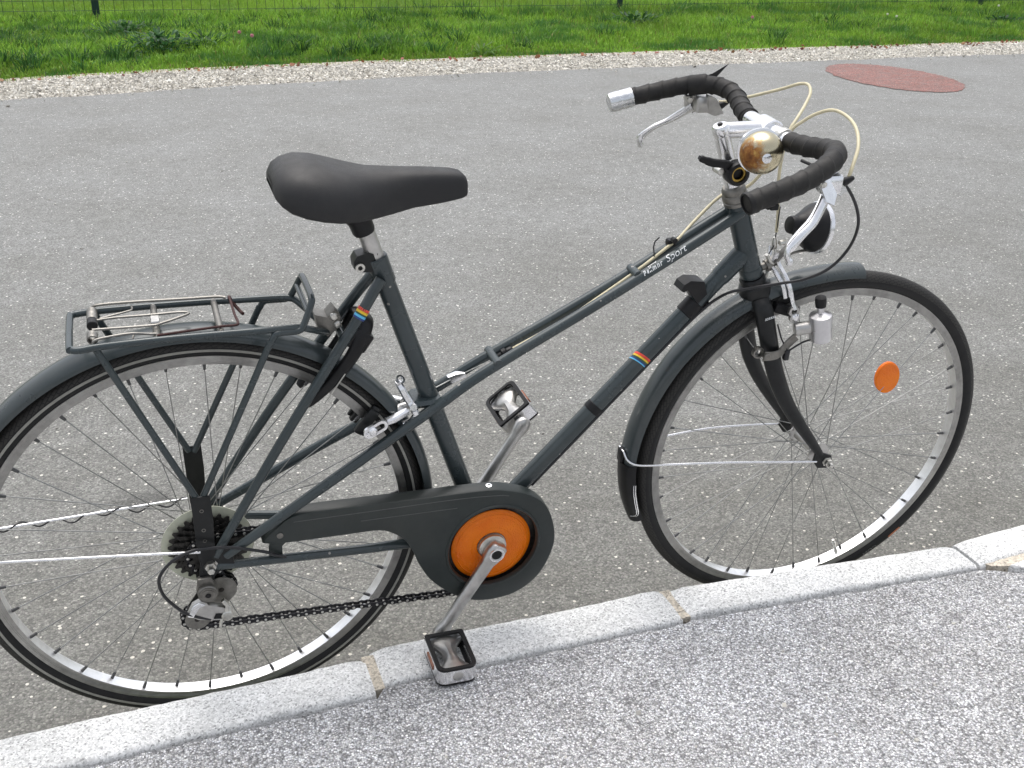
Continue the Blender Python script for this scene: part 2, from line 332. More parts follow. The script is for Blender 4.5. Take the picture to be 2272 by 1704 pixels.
    def prism(s, poly, d, bev=0.):               # planar polygon (3D points) extruded by vector d
        P = [np.asarray(q, float) for q in poly]; d = np.asarray(d, float)
        if bev:
            c = sum(P)/len(P); Q = [c+(q-c)*(1-bev) for q in P]
            return s.loft([Q, [q+d*.15 for q in P], [q+d*.85 for q in P], [q+d for q in Q]])
        return s.loft([P, [q+d for q in P]])
    def box(s, c, sz, rot=None, bev=.12):
        c = np.asarray(c, float); hx, hy, hz = [q/2 for q in sz]; M = np.eye(3) if rot is None else np.asarray(rot)
        q = min(hx, hy)*bev*2; rg = []
        for z, k in ((-hz, 1), (-hz+q, 0), (hz-q, 0), (hz, 1)):
            x, y = hx-q*k*.6, hy-q*k*.6
            rg.append([c+M@V(a, b_, z) for a, b_ in ((x, -y+q), (x, y-q), (x-q, y), (-x+q, y), (-x, y-q), (-x, -y+q), (-x+q, -y), (x-q, -y))])
        return s.loft(rg)
def mk(name, mb, mat, parent=None, smooth=38, label=None):
    me = bpy.data.meshes.new(name); me.from_pydata(mb.v, [], mb.f); me.update()
    bm = bmesh.new(); bm.from_mesh(me); bmesh.ops.recalc_face_normals(bm, faces=bm.faces)
    if mb.uv:
        l = bm.loops.layers.uv.new('UVMap'); bm.faces.ensure_lookup_table()
        vp = None
        for fi, q in mb.uv.items():
            f = bm.faces[fi]; d = {i: u for i, u in zip(mb.f[fi], q)}
            for lp in f.loops: lp[l].uv = d[lp.vert.index]
    bm.to_mesh(me); bm.free()
    if smooth is not None:
        me.polygons.foreach_set('use_smooth', [True]*len(me.polygons)); me.set_sharp_from_angle(angle=R(smooth))
    me.materials.append(mat)
    o = bpy.data.objects.new(name, me); COL.objects.link(o)
    if parent is not None: o.parent = parent
    if label: o['label'] = label
    return o
def tag(o, label=None, cat=None, group=None, kind=None):
    for k, v in (('label', label), ('category', cat), ('group', group), ('kind', kind)):
        if v: o[k] = v
    return o
def empty(name, loc=(0, 0, 0)):
    o = bpy.data.objects.new(name, None); o.location = loc; o.empty_display_size = .1; COL.objects.link(o); return o
def numpy_mesh(name, verts, faces_flat, sizes, mat, cols=None, smooth=False):
    me = bpy.data.meshes.new(name); me.vertices.add(len(verts)); me.vertices.foreach_set('co', np.ascontiguousarray(verts, np.float32).ravel())
    me.loops.add(len(faces_flat)); me.loops.foreach_set('vertex_index', np.ascontiguousarray(faces_flat, np.int32))
    st = np.concatenate([[0], np.cumsum(sizes)[:-1]]).astype(np.int32)
    me.polygons.add(len(sizes)); me.polygons.foreach_set('loop_start', st)
    me.polygons.foreach_set('use_smooth', np.full(len(sizes), smooth))
    if cols is not None:
        ca = me.color_attributes.new('Col', 'FLOAT_COLOR', 'POINT'); ca.data.foreach_set('color', np.ascontiguousarray(np.c_[cols, np.ones(len(cols))], np.float32).ravel())
    me.update(calc_edges=True); me.validate(); me.materials.append(mat)
    o = bpy.data.objects.new(name, me); COL.objects.link(o); return o

# ================================================================== the setting
def interp(tab, x): return float(np.interp(x, [a for a, _ in tab], [b for _, b in tab]))
ROAD_EDGE = [(-60, 4.2), (-8, 5.3), (-.8, 6.36), (.23, 6.56), (1.67, 6.78), (2.7, 6.90), (4.4, 6.95), (8.2, 7.06), (20, 7.3), (90, 8.0)]
GRASS_EDGE = [(-60, 5.1), (-8, 6.2), (-.85, 7.18), (.28, 7.44), (1.85, 7.60), (4.9, 7.76), (7.3, 7.76), (8.9, 7.82), (20, 8.1), (90, 8.8)]
_vg = rng.random((64, 64))
def vnoise(x, y, s):
    x = np.asarray(x)*s+100.; y = np.asarray(y)*s+100.; xi = np.floor(x).astype(int); yi = np.floor(y).astype(int); fx = x-xi; fy = y-yi
    fx = fx*fx*(3-2*fx); fy = fy*fy*(3-2*fy); g = lambda a, b: _vg[a % 64, b % 64]
    return (g(xi, yi)*(1-fx)+g(xi+1, yi)*fx)*(1-fy)+(g(xi, yi+1)*(1-fx)+g(xi+1, yi+1)*fx)*fy
mb = MB(); mb.add([(-600, -600, -.03), (600, -600, -.03), (600, 600, -.03), (-600, 600, -.03)], [(0, 1, 2, 3)])
tag(mk('ground', mb, SOIL, smooth=None), kind='structure')
xs = np.concatenate([np.linspace(-60, -3, 30), np.linspace(-2.9, 12, 300), np.linspace(12.5, 90, 40)])
top = [(x, interp(ROAD_EDGE, x)+.05*(vnoise(x, 0, 3.)-.5)+.03*(vnoise(x, 3, 14.)-.5)) for x in xs]
def slab(pts, z0, z1):
    m = MB(); n = len(pts); m.add([(x, y, z1) for x, y in pts]+[(x, y, z0) for x, y in pts], [tuple(range(n))]+[(i, (i+1) % n, (i+1) % n+n, i+n) for i in range(n)]); return m
road = tag(mk('road', slab([(-60, -.03), (90, -.03)]+top[::-1], -.025, 0), ROAD, smooth=None), kind='structure')
mb = MB(); ys0 = [interp(ROAD_EDGE, x)-.1 for x in xs]; ys1 = [interp(GRASS_EDGE, x)+.25 for x in xs]
n_ = len(xs); mb.add([(x, y, -.012) for x, y in zip(xs, ys0)]+[(x, y, -.012) for x, y in zip(xs, ys1)], [(i, i+1, i+1+n_, i+n_) for i in range(n_-1)])
gravel_bed = tag(mk('gravel_strip', mb, GRAVELBED, smooth=None), kind='structure')
RED = [(6.096, 5.392), (5.988, 5.295), (5.875, 5.241), (5.762, 5.23), (5.657, 5.264), (5.563, 5.341), (5.488, 5.456), (5.435, 5.604), (5.409, 5.779), (5.412, 5.97), (5.446, 6.166), (5.51, 6.353), (5.602, 6.518), (5.716, 6.646), (5.844, 6.724), (5.975, 6.746), (6.099, 6.707), (6.204, 6.611), (6.283, 6.467), (6.329, 6.288), (6.341, 6.089), (6.32, 5.887), (6.268, 5.696), (6.191, 5.528)]
mb = MB(); rp_ = [q for q in cr([(x, y, .004) for x, y in RED]+[(*RED[0], .004)], 6)[:-1]]
rp_ = [q+V(rng.normal(0, .008), rng.normal(0, .012), 0) for q in rp_]
mb.add(rp_, [tuple(range(len(rp_)))])
mk('red_paint_patch', mb, REDP, road, smooth=None)

# kerb: row of pale stones with sandy joints
kerb = tag(empty('kerb', (0, 0, 0)), kind='structure')
def kerb_stone(x0, x1, o0, o1, i0, i1, seed, ztop=.1):
    rg = []; N_ = 40; rr = np.random.default_rng(seed)
    for k in range(N_+1):
        t = k/N_; x = x0+(x1-x0)*t; e = min(t, 1-t)*N_; c = .006 if e < .5 else (.002 if e < 1.5 else 0)
        yo = o0+(o1-o0)*t+.003*(vnoise(x, seed, 9)-.5)+.0012*rr.normal()*.5; yi = i0+(i1-i0)*t+.005*(vnoise(x, seed+9, 12)-.5)+.0015*rr.normal()*.5
        z = ztop+.003*(vnoise(x, seed+5, 5)-.5)-c
        prof = [(yo-.001, -.03), (yo, z-.020), (yo-.003, z-.009), (yo-.009, z-.003), (yo-.018, z-.0005), ((yo+yi)/2, z), (yi+.008, z-.0005), (yi+.003, z-.003), (yi, z-.009), (yi, -.03)]
        rg.append([(x, y, zz) for y, zz in prof])
    m = MB(); m.loft(rg); return mk('kerb_stone', m, KERB, kerb)
kerb_stone(-3.0, -1.64, -.145, -.128, -.245, -.228, 1); kerb_stone(-1.628, -1.02, -.128, -.115, -.227, -.213, 2); kerb_stone(-1.008, -.395, -.114, -.100, -.213, -.198, 3)
kerb_stone(-.383, .225, -.099, -.078, -.199, -.175, 4); kerb_stone(.238, .782, -.060, -.049, -.156, -.149, 5)
kerb_stone(.795, 1.405, -.054, -.086, -.146, -.172, 6); kerb_stone(1.412, 2.02, -.083, -.040, -.172, -.128, 7); kerb_stone(2.03, 3.4, -.040, .05, -.128, -.045, 8)
def joint(x0, x1, o, i, z=.095):
    m = MB(); q = [(x0-.004, o-.004, -.02), (x1+.004, o-.004, -.02), (x1+.004, i+.002, -.02), (x0-.004, i+.002, -.02)]
    m.loft([q, [(a, b, z-.002) for a, b, _ in q], [(a*.98+(x0+x1)/2*.02, b, z) for a, b, _ in q]]); mk('mortar_joint', m, MORTAR, kerb)
joint(-.395, -.383, -.108, -.196); joint(.225, .238, -.074, -.168); joint(.782, .795, -.056, -.147); joint(-1.02, -1.008, -.122, -.212)
m = MB(); wq = [(1.418, -.158, .02), (1.60, -.142, .02), (1.58, -.172, .02), (1.462, -.188, .02), (1.43, -.178, .02)]
m.loft([wq, [(a, b, .0945) for a, b, _ in wq]]); mk('mortar_joint', m, MORTAR, kerb)
m = MB(); wq = [(1.462, -.1885, .0), (1.60, -.168, .0), (2.3, -.10, .0), (2.26, -.22, .0), (1.62, -.285, .0), (1.53, -.245, .0)]
c_ = sum(np.array(q) for q in wq)/6; m.loft([wq, [(a, b, .092) for a, b, _ in wq], [tuple(c_*.015+np.array((a, b, 0))*.985+V(0, 0, .097)) for a, b, _ in wq]]); mk('kerb_stone', m, KERB, kerb)
# pavement in front of the kerb
KI = [(-3., -.245), (-1.64, -.228), (-1.02, -.213), (-.39, -.198), (.225, -.175), (.238, -.156), (.782, -.149), (.795, -.146), (1.405, -.172), (1.43, -.182), (1.53, -.247), (1.62, -.288), (2.26, -.225), (3.4, -.16)]
xs2 = np.linspace(-3, 3.4, 900)
edge = [(x, interp(KI, x)-.0085-.006*abs(vnoise(x, 50, 40)-.3)-.004*vnoise(x, 60, 110)) for x in xs2]
pave = tag(mk('pavement', slab([(-40, -.5)]+edge+[(40, -.3), (40, -30), (-40, -30)], .05, .0955), PAVE, smooth=None), kind='structure')

def stones(name, P, rad, cols, flat=.6, mat=None):
    n = len(P); base = np.array([(x, y, z) for x in (-1, 1) for y in (-1, 1) for z in (-1, 1)], float)
    B = base[None]*(.62+.3*rng.random((n, 8, 3))); B *= (rad[:, None]*(.7+.6*rng.random((n, 3))))[:, None, :]; B[:, :, 2] *= flat
    q = rng.normal(size=(n, 4)); q[:, 1:3] *= .45; q /= np.linalg.norm(q, axis=1)[:, None]; w, x, y, z = q.T
    Mx = np.stack([1-2*(y*y+z*z), 2*(x*y-z*w), 2*(x*z+y*w), 2*(x*y+z*w), 1-2*(x*x+z*z), 2*(y*z-x*w), 2*(x*z-y*w), 2*(y*z+x*w), 1-2*(x*x+y*y)], 1).reshape(n, 3, 3)
    W = np.einsum('nij,nkj->nki', Mx, B)+P[:, None, :]
    F = np.array([(0, 1, 3, 2), (4, 6, 7, 5), (0, 4, 5, 1), (2, 3, 7, 6), (0, 2, 6, 4), (1, 5, 7, 3)]).ravel()
    ff = (F[None]+np.arange(n)[:, None]*8).ravel()
    return numpy_mesh(name, W.reshape(-1, 3), ff, np.full(n*6, 4), mat, np.repeat(cols, 8, 0))
n = 78000; gx = rng.uniform(-2.2, 11.0, n); k0 = np.interp(gx, *zip(*ROAD_EDGE)); k1 = np.interp(gx, *zip(*GRASS_EDGE))
t = rng.random(n); gy = k0-.015+(k1-k0+.07)*t; spill = rng.random(n) < .012; gy[spill] -= np.abs(rng.normal(0, .12, spill.sum()))
rad = rng.gamma(5, .0008, n)+.0026; P = np.c_[gx, gy, -.012+rad*.5+np.where(gy < k0-.02, .012, 0)+.02*np.clip(.5-abs(t-.5), 0, .3)]
cc = np.array([(.70, .67, .60), (.62, .59, .53), (.76, .735, .68), (.44, .42, .37), (.65, .615, .54)])[rng.integers(0, 5, n)]*(.55+.65*rng.random((n, 1)))
tag(stones('gravel', P, rad, np.clip(cc, 0, .85), .65, STONES), 'pale crushed gravel along the far road edge', 'gravel', kind='stuff')
n = 420; gx = np.r_[rng.uniform(-.9, 3.2, 300), rng.uniform(-.6, 2.2, 120)]; gy = np.r_[rng.uniform(.0, 5, 300)**1.0, rng.uniform(-1.0, -.2, 120)]
gz = np.r_[np.zeros(300), np.full(120, .0955)]; rad = np.minimum(rng.gamma(3, .0005, n)+.001, .0042); cc = np.tile((.62, .60, .55), (n, 1))*(.55+.5*rng.random((n, 1)))
tag(stones('loose_grit', np.c_[gx, gy, gz+rad*.4], rad, cc, .6, STONES), 'small pale loose grit on the asphalt', 'grit', kind='stuff')

# grass verge and meadow
def blades(n, x, y, z, ln, wd, az, lean, cols):
    d = np.c_[np.cos(az), np.sin(az)]; s = np.c_[-np.sin(az), np.cos(az)]
    f = rng.uniform(0, 2*math.pi, n); sx = np.cos(f); sy = np.sin(f)
    S = np.c_[sx, sy, np.zeros(n)]*wd[:, None]*.5; Bp = np.c_[x, y, z]
    M1 = Bp+np.c_[d*(ln*lean*.35)[:, None], ln*.55]; Tp = Bp+np.c_[d*(ln*lean)[:, None], ln*np.sqrt(np.clip(1-lean**2*.6, .15, 1))]
    W = np.stack([Bp-S, Bp+S, M1-S*.8, M1+S*.8, Tp], 1).reshape(-1, 3)
    F = np.array([0, 1, 3, 2, 2, 3, 4]); ff = (F[None]+np.arange(n)[:, None]*5).ravel()
    c5 = np.stack([cols]*5, 1).reshape(-1, 3)
    return W, ff, np.tile([4, 3], n), c5
n = 330000
y = 6.9+(15.6-6.9)*rng.random(n)**1.15; xl = -1.0-.07*(y-7)-2.0; xr = 9.0+(y-7.8)*.95+2.2; x = xl+(xr-xl)*rng.random(n)
ge = np.interp(x, *zip(*GRASS_EDGE)); d = y-ge+.16*(vnoise(x, y, 2.2)-.5)+.10*(vnoise(x, y, 9.)-.5)
keep = (d > 0)&((d > .22)|(rng.random(n) < .35+2.6*d)); x, y, d = x[keep], y[keep], d[keep]; n = len(x)
cl = vnoise(x, y, 1.1)*.5+vnoise(x, y, 3.1)*.3+vnoise(x, y, 8.)*.2; fence_d = np.abs(y-11.45)
hgt = .022+.065*np.clip(d/1.4, 0, 1); hgt = np.where(y > 11.7, .06, hgt); hgt = hgt*(.55+.9*cl)+.05*np.exp(-(fence_d/.28)**2)*(x < 14)
ln = hgt*rng.uniform(.6, 1.35, n); wd = rng.uniform(.005, .012, n); az = rng.uniform(0, 2*math.pi, n); lean = np.clip(rng.beta(2, 2.2, n)*1.1, .05, .95)
c1 = np.array((.165, .34, .034)); c2 = np.array((.30, .48, .062)); c3 = np.array((.070, .20, .040)); c4 = np.array((.30, .27, .09))
tt = rng.random((n, 1)); cols = (c1*(1-tt)+c2*tt)*rng.uniform(.6, 1.35, (n, 1)); h2 = vnoise(x, y, .9)[:, None]; cols = cols*(.60+.75*h2)
dk = (np.clip(vnoise(x, y, 2.4)*.6+vnoise(x+7, y, 6.)*.4-.48, 0, .22)/.22*.85)[:, None]; cols = cols*(1-dk)+c3*dk; cols = np.where((y > 11.7)[:, None], cols*.55+c2*.5, cols)
dry = (rng.random(n) < .035+.32*np.exp(-np.clip(d, 0, 9)/.16)); cols[dry] = c4*(.5+.8*rng.random((dry.sum(), 1)))
W, ff, sz, c5 = blades(n, x, y, np.full(n, -.03), ln, wd, az, lean, cols)
# coarse darker tufts standing in the verge
nt_ = 520; tx = np.r_[rng.uniform(-3, 13, 300), rng.uniform(-2.5, 3.2, 220)]; ty = np.r_[rng.uniform(0, 1, 300)**.8*4.2, rng.uniform(.05, 1, 220)*3.6]+np.interp(tx, *zip(*GRASS_EDGE))+.45
per = 46; k = nt_*per; ti = np.repeat(np.arange(nt_), per); ra = np.abs(rng.normal(0, .07, k)); rth = rng.uniform(0, 6.283, k); hs = rng.uniform(.07, .17, nt_)
cb = np.where(rng.random((nt_, 1)) < .6, np.array([[.050, .135, .032]]), np.array([[.13, .27, .035]]))*rng.uniform(.7, 1.3, (nt_, 1))
W2, f2, s2_, c52 = blades(k, tx[ti]+ra*np.cos(rth), ty[ti]+ra*np.sin(rth), np.full(k, -.03), hs[ti]*rng.uniform(.5, 1.15, k), rng.uniform(.006, .015, k), rth, np.clip(rng.beta(2, 2, k)*1.15, .1, .95), cb[ti]*rng.uniform(.6, 1.5, (k, 1)))
f2 = f2+len(W); W = np.r_[W, W2]; ff = np.r_[ff, f2]; sz = np.r_[sz, s2_]; c5 = np.r_[c5, c52]
tag(numpy_mesh('grass', W, ff, sz, GRASS, c5), 'green grass of the verge and meadow beyond the gravel', 'grass', kind='stuff')
# fallen leaf scraps along the edge of the grass
n = 240; x = rng.uniform(-2, 11, n); y = np.interp(x, *zip(*GRASS_EDGE))+rng.normal(.0, .07, n); P = np.c_[x, y, np.full(n, .012)]; rad = rng.uniform(.008, .02, n)
cc = np.array([(.30, .12, .06), (.22, .11, .05), (.36, .20, .10), (.28, .09, .07)])[rng.integers(0, 4, n)]*(.6+.6*rng.random((n, 1)))
tag(stones('fallen_leaves', P, rad, cc, .12, LEAFM), 'brown and reddish leaf scraps where grass meets gravel', 'leaf litter', kind='stuff')

def plant(name, loc, nleaf, rl, wl, spread, col, label, group='weeds in the verge', h=.12):
    W = []; F = []; C_ = []
    for k in range(nleaf):
        a = random.uniform(0, 6.283); ro = random.uniform(0, spread); p0 = V(math.cos(a)*ro*.5, math.sin(a)*ro*.5, random.uniform(0, h)); l = rl*random.uniform(.6, 1.2); w = wl*random.uniform(.7, 1.2); el = random.uniform(-.2, 1.1)
        dr = V(math.cos(a)*math.cos(el), math.sin(a)*math.cos(el), math.sin(el)); sd = V(-math.sin(a), math.cos(a), 0); dn = V(0, 0, -1)
        o = len(W); W += [p0, p0+dr*l*.3+sd*w*.42, p0+dr*l*.3-sd*w*.42, p0+dr*l*.65+sd*w*.5+dn*l*.06, p0+dr*l*.65-sd*w*.5+dn*l*.06, p0+dr*l+dn*l*.22, p0+dr*l*.3+dn*w*.15, p0+dr*l*.65+dn*(w*.15+l*.06)]
        F += [(o, o+6, o+1), (o, o+2, o+6), (o+1, o+6, o+7, o+3), (o+6, o+2, o+4, o+7), (o+3, o+7, o+5), (o+7, o+4, o+5)]
        c = np.array(col)*random.uniform(.55, 1.35); C_ += [c]*8
        o = len(W); W += [V(-.002, 0, 0), V(.002, 0, 0), p0]; F += [(o, o+1, o+2)]; C_ += [c]*3
    o = numpy_mesh(name, np.array(W), np.concatenate([np.array(f) for f in F]), np.array([len(f) for f in F]), GRASS, np.array(C_))
    o.location = loc; tag(o, label, 'weed', group); return o
plant('broad_leaf_weed', (.32, 8.75, -.03), 420, .085, .030, .62, (.045, .125, .040), 'dark broad-leaved weed clump nearest the left fence post', h=.16)
plant('broad_leaf_weed', (.05, 9.9, -.03), 260, .085, .028, .52, (.050, .130, .036), 'dark weed clump at the foot of the left fence post', h=.14)
plant('broad_leaf_weed', (.72, 8.95, -.03), 180, .09, .024, .45, (.060, .155, .030), 'smaller leafy weed right of the dark clump', h=.12)
plant('broad_leaf_weed', (5.6, 10.3, -.03), 150, .11, .035, .60, (.045, .125, .03), 'dark leafy weed patch below the middle fence post', h=.10)
plant('broad_leaf_weed', (10.3, 9.7, -.03), 90, .10, .035, .42, (.032, .085, .03), 'low dark weed patch beneath the right fence post', h=.08)
plant('broad_leaf_weed', (3.05, 8.05, -.03), 40, .13, .022, .22, (.10, .20, .035), 'pale upright weed near the gravel in mid view', h=.08)
def flower(loc, col, label, r=.018):
    e = empty('clover_flower', loc); m = MB(); m.tube([(0, 0, 0), (.004, .002, .05), (.002, 0, loc_h)], .0018, 6); mk('stem', m, FWIRE, e)
    m = MB(); 
    for k in range(26):
        a = k*2.4; zz = 1-2*(k+.5)/26; rr = math.sqrt(1-zz*zz); q = V(rr*math.cos(a), rr*math.sin(a), zz); m.tube([V(.002, 0, loc_h)+q*r*.3, V(.002, 0, loc_h)+q*r], [r*.28, r*.12], 5)
    mk('flower_head', m, col, e); tag(e, label, 'flower', 'clover flowers in the grass')
loc_h = .13
PINK = flat('clover_pink', (.62, .24, .30)); WHT = flat('clover_white', (.72, .74, .62))
flower((1.05, 9.15, -.03), PINK, 'pink clover flower, left one of the pink pair in the grass'); flower((1.13, 8.86, -.03), PINK, 'pink clover flower, right one of the pink pair in the grass')
flower((6.8, 9.75, -.03), PINK, 'faint pink clover flower in the grass right of the handlebar')
flower((8.7, 9.85, -.03), WHT, 'white clover flower above the red patch, left of two', .014); flower((8.64, 9.60, -.03), WHT, 'white clover flower above the red patch, right of two', .014); flower((11.1, 10.7, -.03), WHT, 'lone white clover flower near the right fence post', .015)

# wire fence
fence = tag(empty('wire_fence', (-.19, 11.45, -.03)), 'green wire mesh fence on steel posts in the grass', 'fence')
for px in (-.19, 5.93, 11.46, -6.0, 17.2):
    m = MB(); x0 = px+.19
    m.bar([(x0, 0, -.2), (x0, 0, 1.35)], .075, .014, (1, 0, 0)); m.bar([(x0, .022, -.2), (x0, .022, 1.35)], .012, .045, (1, 0, 0)); m.bar([(x0, .04, 1.3), (x0, .04, 1.345)], .05, .05, (1, 0, 0))
    mk('post', m, FENCE, fence)
m = MB()
for k in range(0, 235): xx = -6+.1*k; m.tube([(xx+.19, -.012, .0), (xx+.19, -.012, 1.25)], .0025, 4, cap=False)
for k in range(13): zz = .03+.1*k; m.tube([(-5.8, -.015, zz), (17.4, -.015, zz)], .0025, 4, cap=False)
tag(mk('wire_mesh', m, FWIRE, fence, smooth=None), kind='stuff')

# ================================================================== the bicycle
# built in rear-axle coordinates (x forward, y to the left, z up), the root stands at the rear tyre's foot and leans a little to the kerb
HZ = .344
bike = empty('bicycle', (0, 0, 0)); bike.rotation_euler = (R(5.0), 0, 0)
tag(bike, 'dark grey step-through touring bicycle standing at the kerb, one pedal resting on it', 'bicycle')
LIFT = Matrix.Translation((0, 0, HZ))
AXP = Vector((.8449, 0, .4891)); AXD = Vector((-.3621, 0, .9321)).normalized()
STEER = LIFT @ Matrix.Translation(AXP) @ Matrix.Rotation(-.043, 4, AXD) @ Matrix.Translation(-AXP)
def part(name, mb, mat, steer=False, **k):
    o = mk(name, mb, mat, bike, **k); o.matrix_basis = STEER if steer else LIFT; return o
def sub(parent, name, mb, mat, **k): return mk(name, mb, mat, parent, **k)
Y = V(0, 1, 0)
axp = np.array(AXP); axd = np.array(AXD)
def ax_at(z): return axp+axd*((z-axp[2])/axd[2])
def mir(pts): return [(x, -y, z) for x, y, z in pts]

# ---- frame
BB = V(.4482, 0, -.0703); ST_TOP = V(.2694, 0, .4400); st_dir = unit(V(.2906, 0, .3804)-V(.4067, 0, .0403))
m = MB(); st_bot = V(.4067, 0, .0403)-st_dir*.115; st_top = V(.2906, 0, .3804)+st_dir*.062
m.tube([st_bot, st_top], .0146, 24)
m.cyl(BB+Y*-.036, BB+Y*.036, .0205, 24)
frame = part('frame', m, PAINT)
dt_a = V(.8637, 0, .3806); dt_b = V(.5152, 0, .0086); dt_u = unit(dt_a-dt_b)
s_ = MB(); s_.tube([dt_b-dt_u*.07, dt_a+dt_u*.03], .0148, 24); down_tube = sub(frame, 'down_tube', s_, PAINT)
s_ = MB(); s_.tube([ax_at(.479), ax_at(.352)], .0178, 28); s_.lathe(ax_at(.352), axd, [(.0178, .001), (.0192, .003), (.0192, .012), (.0182, .016)], 28); s_.lathe(ax_at(.479), axd, [(.0182, -.016), (.0192, -.012), (.0192, .0), (.018, .001)], 28)
sub(frame, 'head_tube', s_, PAINT)
s_ = MB(); s_.lathe(dt_a-dt_u*.004, -dt_u, [(.0150, -.03), (.0168, -.01), (.0163, .030), (.0150, .036)], 24)
sub(frame, 'head_lug', s_, PAINT)
for zz in (.9,):
    s_ = MB(); c = V(.6335, 0, .141); c = dt_b+dt_u*((c-dt_b)@dt_u); s_.lathe(c-dt_u*.008, dt_u, [(.0149, 0), (.0160, .001), (.0160, .013), (.0149, .014)], 24); sub(frame, 'cable_band', s_, BLACK)
MXN = [(.8560, -.0090, .4690), (.8315, -.0138, .455), (.6355, -.0145, .3445), (.4413, -.0185, .2430), (.3587, -.0240, .1940), (.2421, -.0450, .1345), (.0453, -.0660, .0225), (.022, -.067, .008)]
for sgn, P in ((-1, MXN), (1, mir(MXN))):
    s_ = MB(); s_.tube(cr(P, 8), [.0086]*41+list(np.linspace(.0086, .0058, 16)), 16); sub(frame, 'side_tube', s_, PAINT)
SSN = [(.2745, -.0185, .412), (.262, -.0215, .394), (.2350, -.0300, .3551), (.1223, -.0500, .1930), (.0174, -.0660, .0279), (.008, -.067, .012)]
for P in (SSN, mir(SSN)):
    s_ = MB(); q = cr(P, 8); s_.tube(q, list(np.linspace(.0086, .0078, 20))+list(np.linspace(.0078, .0058, len(q)-20)), 16); sub(frame, 'seat_stay', s_, PAINT)
CSN = [(.010, -.0665, -.006), (.0242, -.0660, -.010), (.2288, -.0480, -.0370), (.2975, -.0350, -.0500), (.42, -.024, -.067)]
for P in (CSN, mir(CSN)):
    s_ = MB(); q = cr(P, 8); s_.tube(q, list(np.linspace(.0062, .0090, len(q))), 16); sub(frame, 'chain_stay', s_, PAINT)
for P in ([(.4553, -.026, .2547), (.4553, .026, .2547)], [(.6836, -.016, .3775), (.6836, .016, .3775)]):
    s_ = MB(); s_.tube(P, .0072, 14); sub(frame, 'bridge_tube', s_, PAINT)
s_ = MB(); s_.box((.345, 0, .198), (.05, .05, .012)); sub(frame, 'bridge_plate', s_, PAINT)
s_ = MB(); s_.tube([(.2150, -.031, .332), (.2150, .031, .332)], .0065, 12); sub(frame, 'brake_bridge', s_, PAINT)
for sg in (-1, 1):
    s_ = MB(); y0 = sg*.0655; pl = [(-.014, y0, .016), (.004, y0, .026), (.030, y0, .020), (.034, y0, -.012), (.012, y0, -.016), (.004, y0, -.022), (-.006, y0, -.046 if sg < 0 else -.02), (-.020, y0, -.046 if sg < 0 else -.018), (-.018, y0, -.010)]
    s_.prism(pl, (0, sg*.005, 0)); sub(frame, 'dropout', s_, SATIN)
# seat lug and clamp
s_ = MB(); s_.lathe(st_top-st_dir*.045, st_dir, [(.0147, 0), (.0165, .004), (.0168, .044), (.0155, .0455)], 24)
lug = sub(frame, 'seat_lug', s_, PAINT)
cl_b = V(.2450, 0, .4300)
s_ = MB(); s_.prism([(.272, -.0125, .4490), (.255, -.0125, .4500), (.2415, -.0125, .4470), (.2360, -.0125, .4380), (.2370, -.0125, .4275), (.2440, -.0125, .4215), (.2680, -.0125, .4200)], (0, .025, 0), .03)
clamp = part('seat_clamp', s_, SATIN)
s_ = MB(); s_.cyl(cl_b+Y*-.0135, cl_b+Y*.018, .0034, 16); s_.ring(cl_b+Y*-.0165, Y, [(.0068, 0), (.0068, .004), (.0034, .004), (.0034, 0)], 20); sub(clamp, 'bolt', s_, STEEL)
s_ = MB(); s_.cyl(cl_b+Y*-.0150, cl_b+Y*-.0120, .0036, 6); sub(clamp, 'bolt_socket', s_, BLACK)
# rainbow decals
def band(P0, d, r, w0, cols, tilt=.0):
    e1 = unit(np.cross(d, Y)); e2 = np.cross(d, e1); pos = 0.
    for wdt, mat in cols:
        s2 = MB(); n = 28; rg = []
        for h in (pos, pos+wdt):
            rg.append([P0+d*(h+tilt*math.sin(t))+(e1*math.cos(t)+e2*math.sin(t))*r for t in np.linspace(0, 2*math.pi, n, endpoint=False)])
        rg = [[P0+d*(pos+tilt*math.sin(t))+(e1*math.cos(t)+e2*math.sin(t))*(r-.0006) for t in np.linspace(0, 2*math.pi, n, endpoint=False)]]+rg+[[P0+d*(pos+wdt+tilt*math.sin(t))+(e1*math.cos(t)+e2*math.sin(t))*(r-.0006) for t in np.linspace(0, 2*math.pi, n, endpoint=False)]]
        s2.loft(rg, cap=False); sub(frame, 'decal_stripe', s2, mat); pos += wdt+.0003
P0 = V(.2395, -.0288, .3610)
band(V(.2378, -.02925, .3585), unit(V(.2620, -.0215, .394)-V(.2350, -.0300, .3551)), .0089, 0, [(.0024, SBLUE), (.0036, SCYAN), (.0020, SGRN), (.0038, SYEL), (.0042, SRED)])
c = dt_b+dt_u*((V(.7035, 0, .2150)-dt_b)@dt_u)
band(c, dt_u, .01505, 0, [(.0020, SCYAN), (.0022, SBLUE), (.0026, SGRN), (.0030, SYEL), (.0042, SRED)], .004)
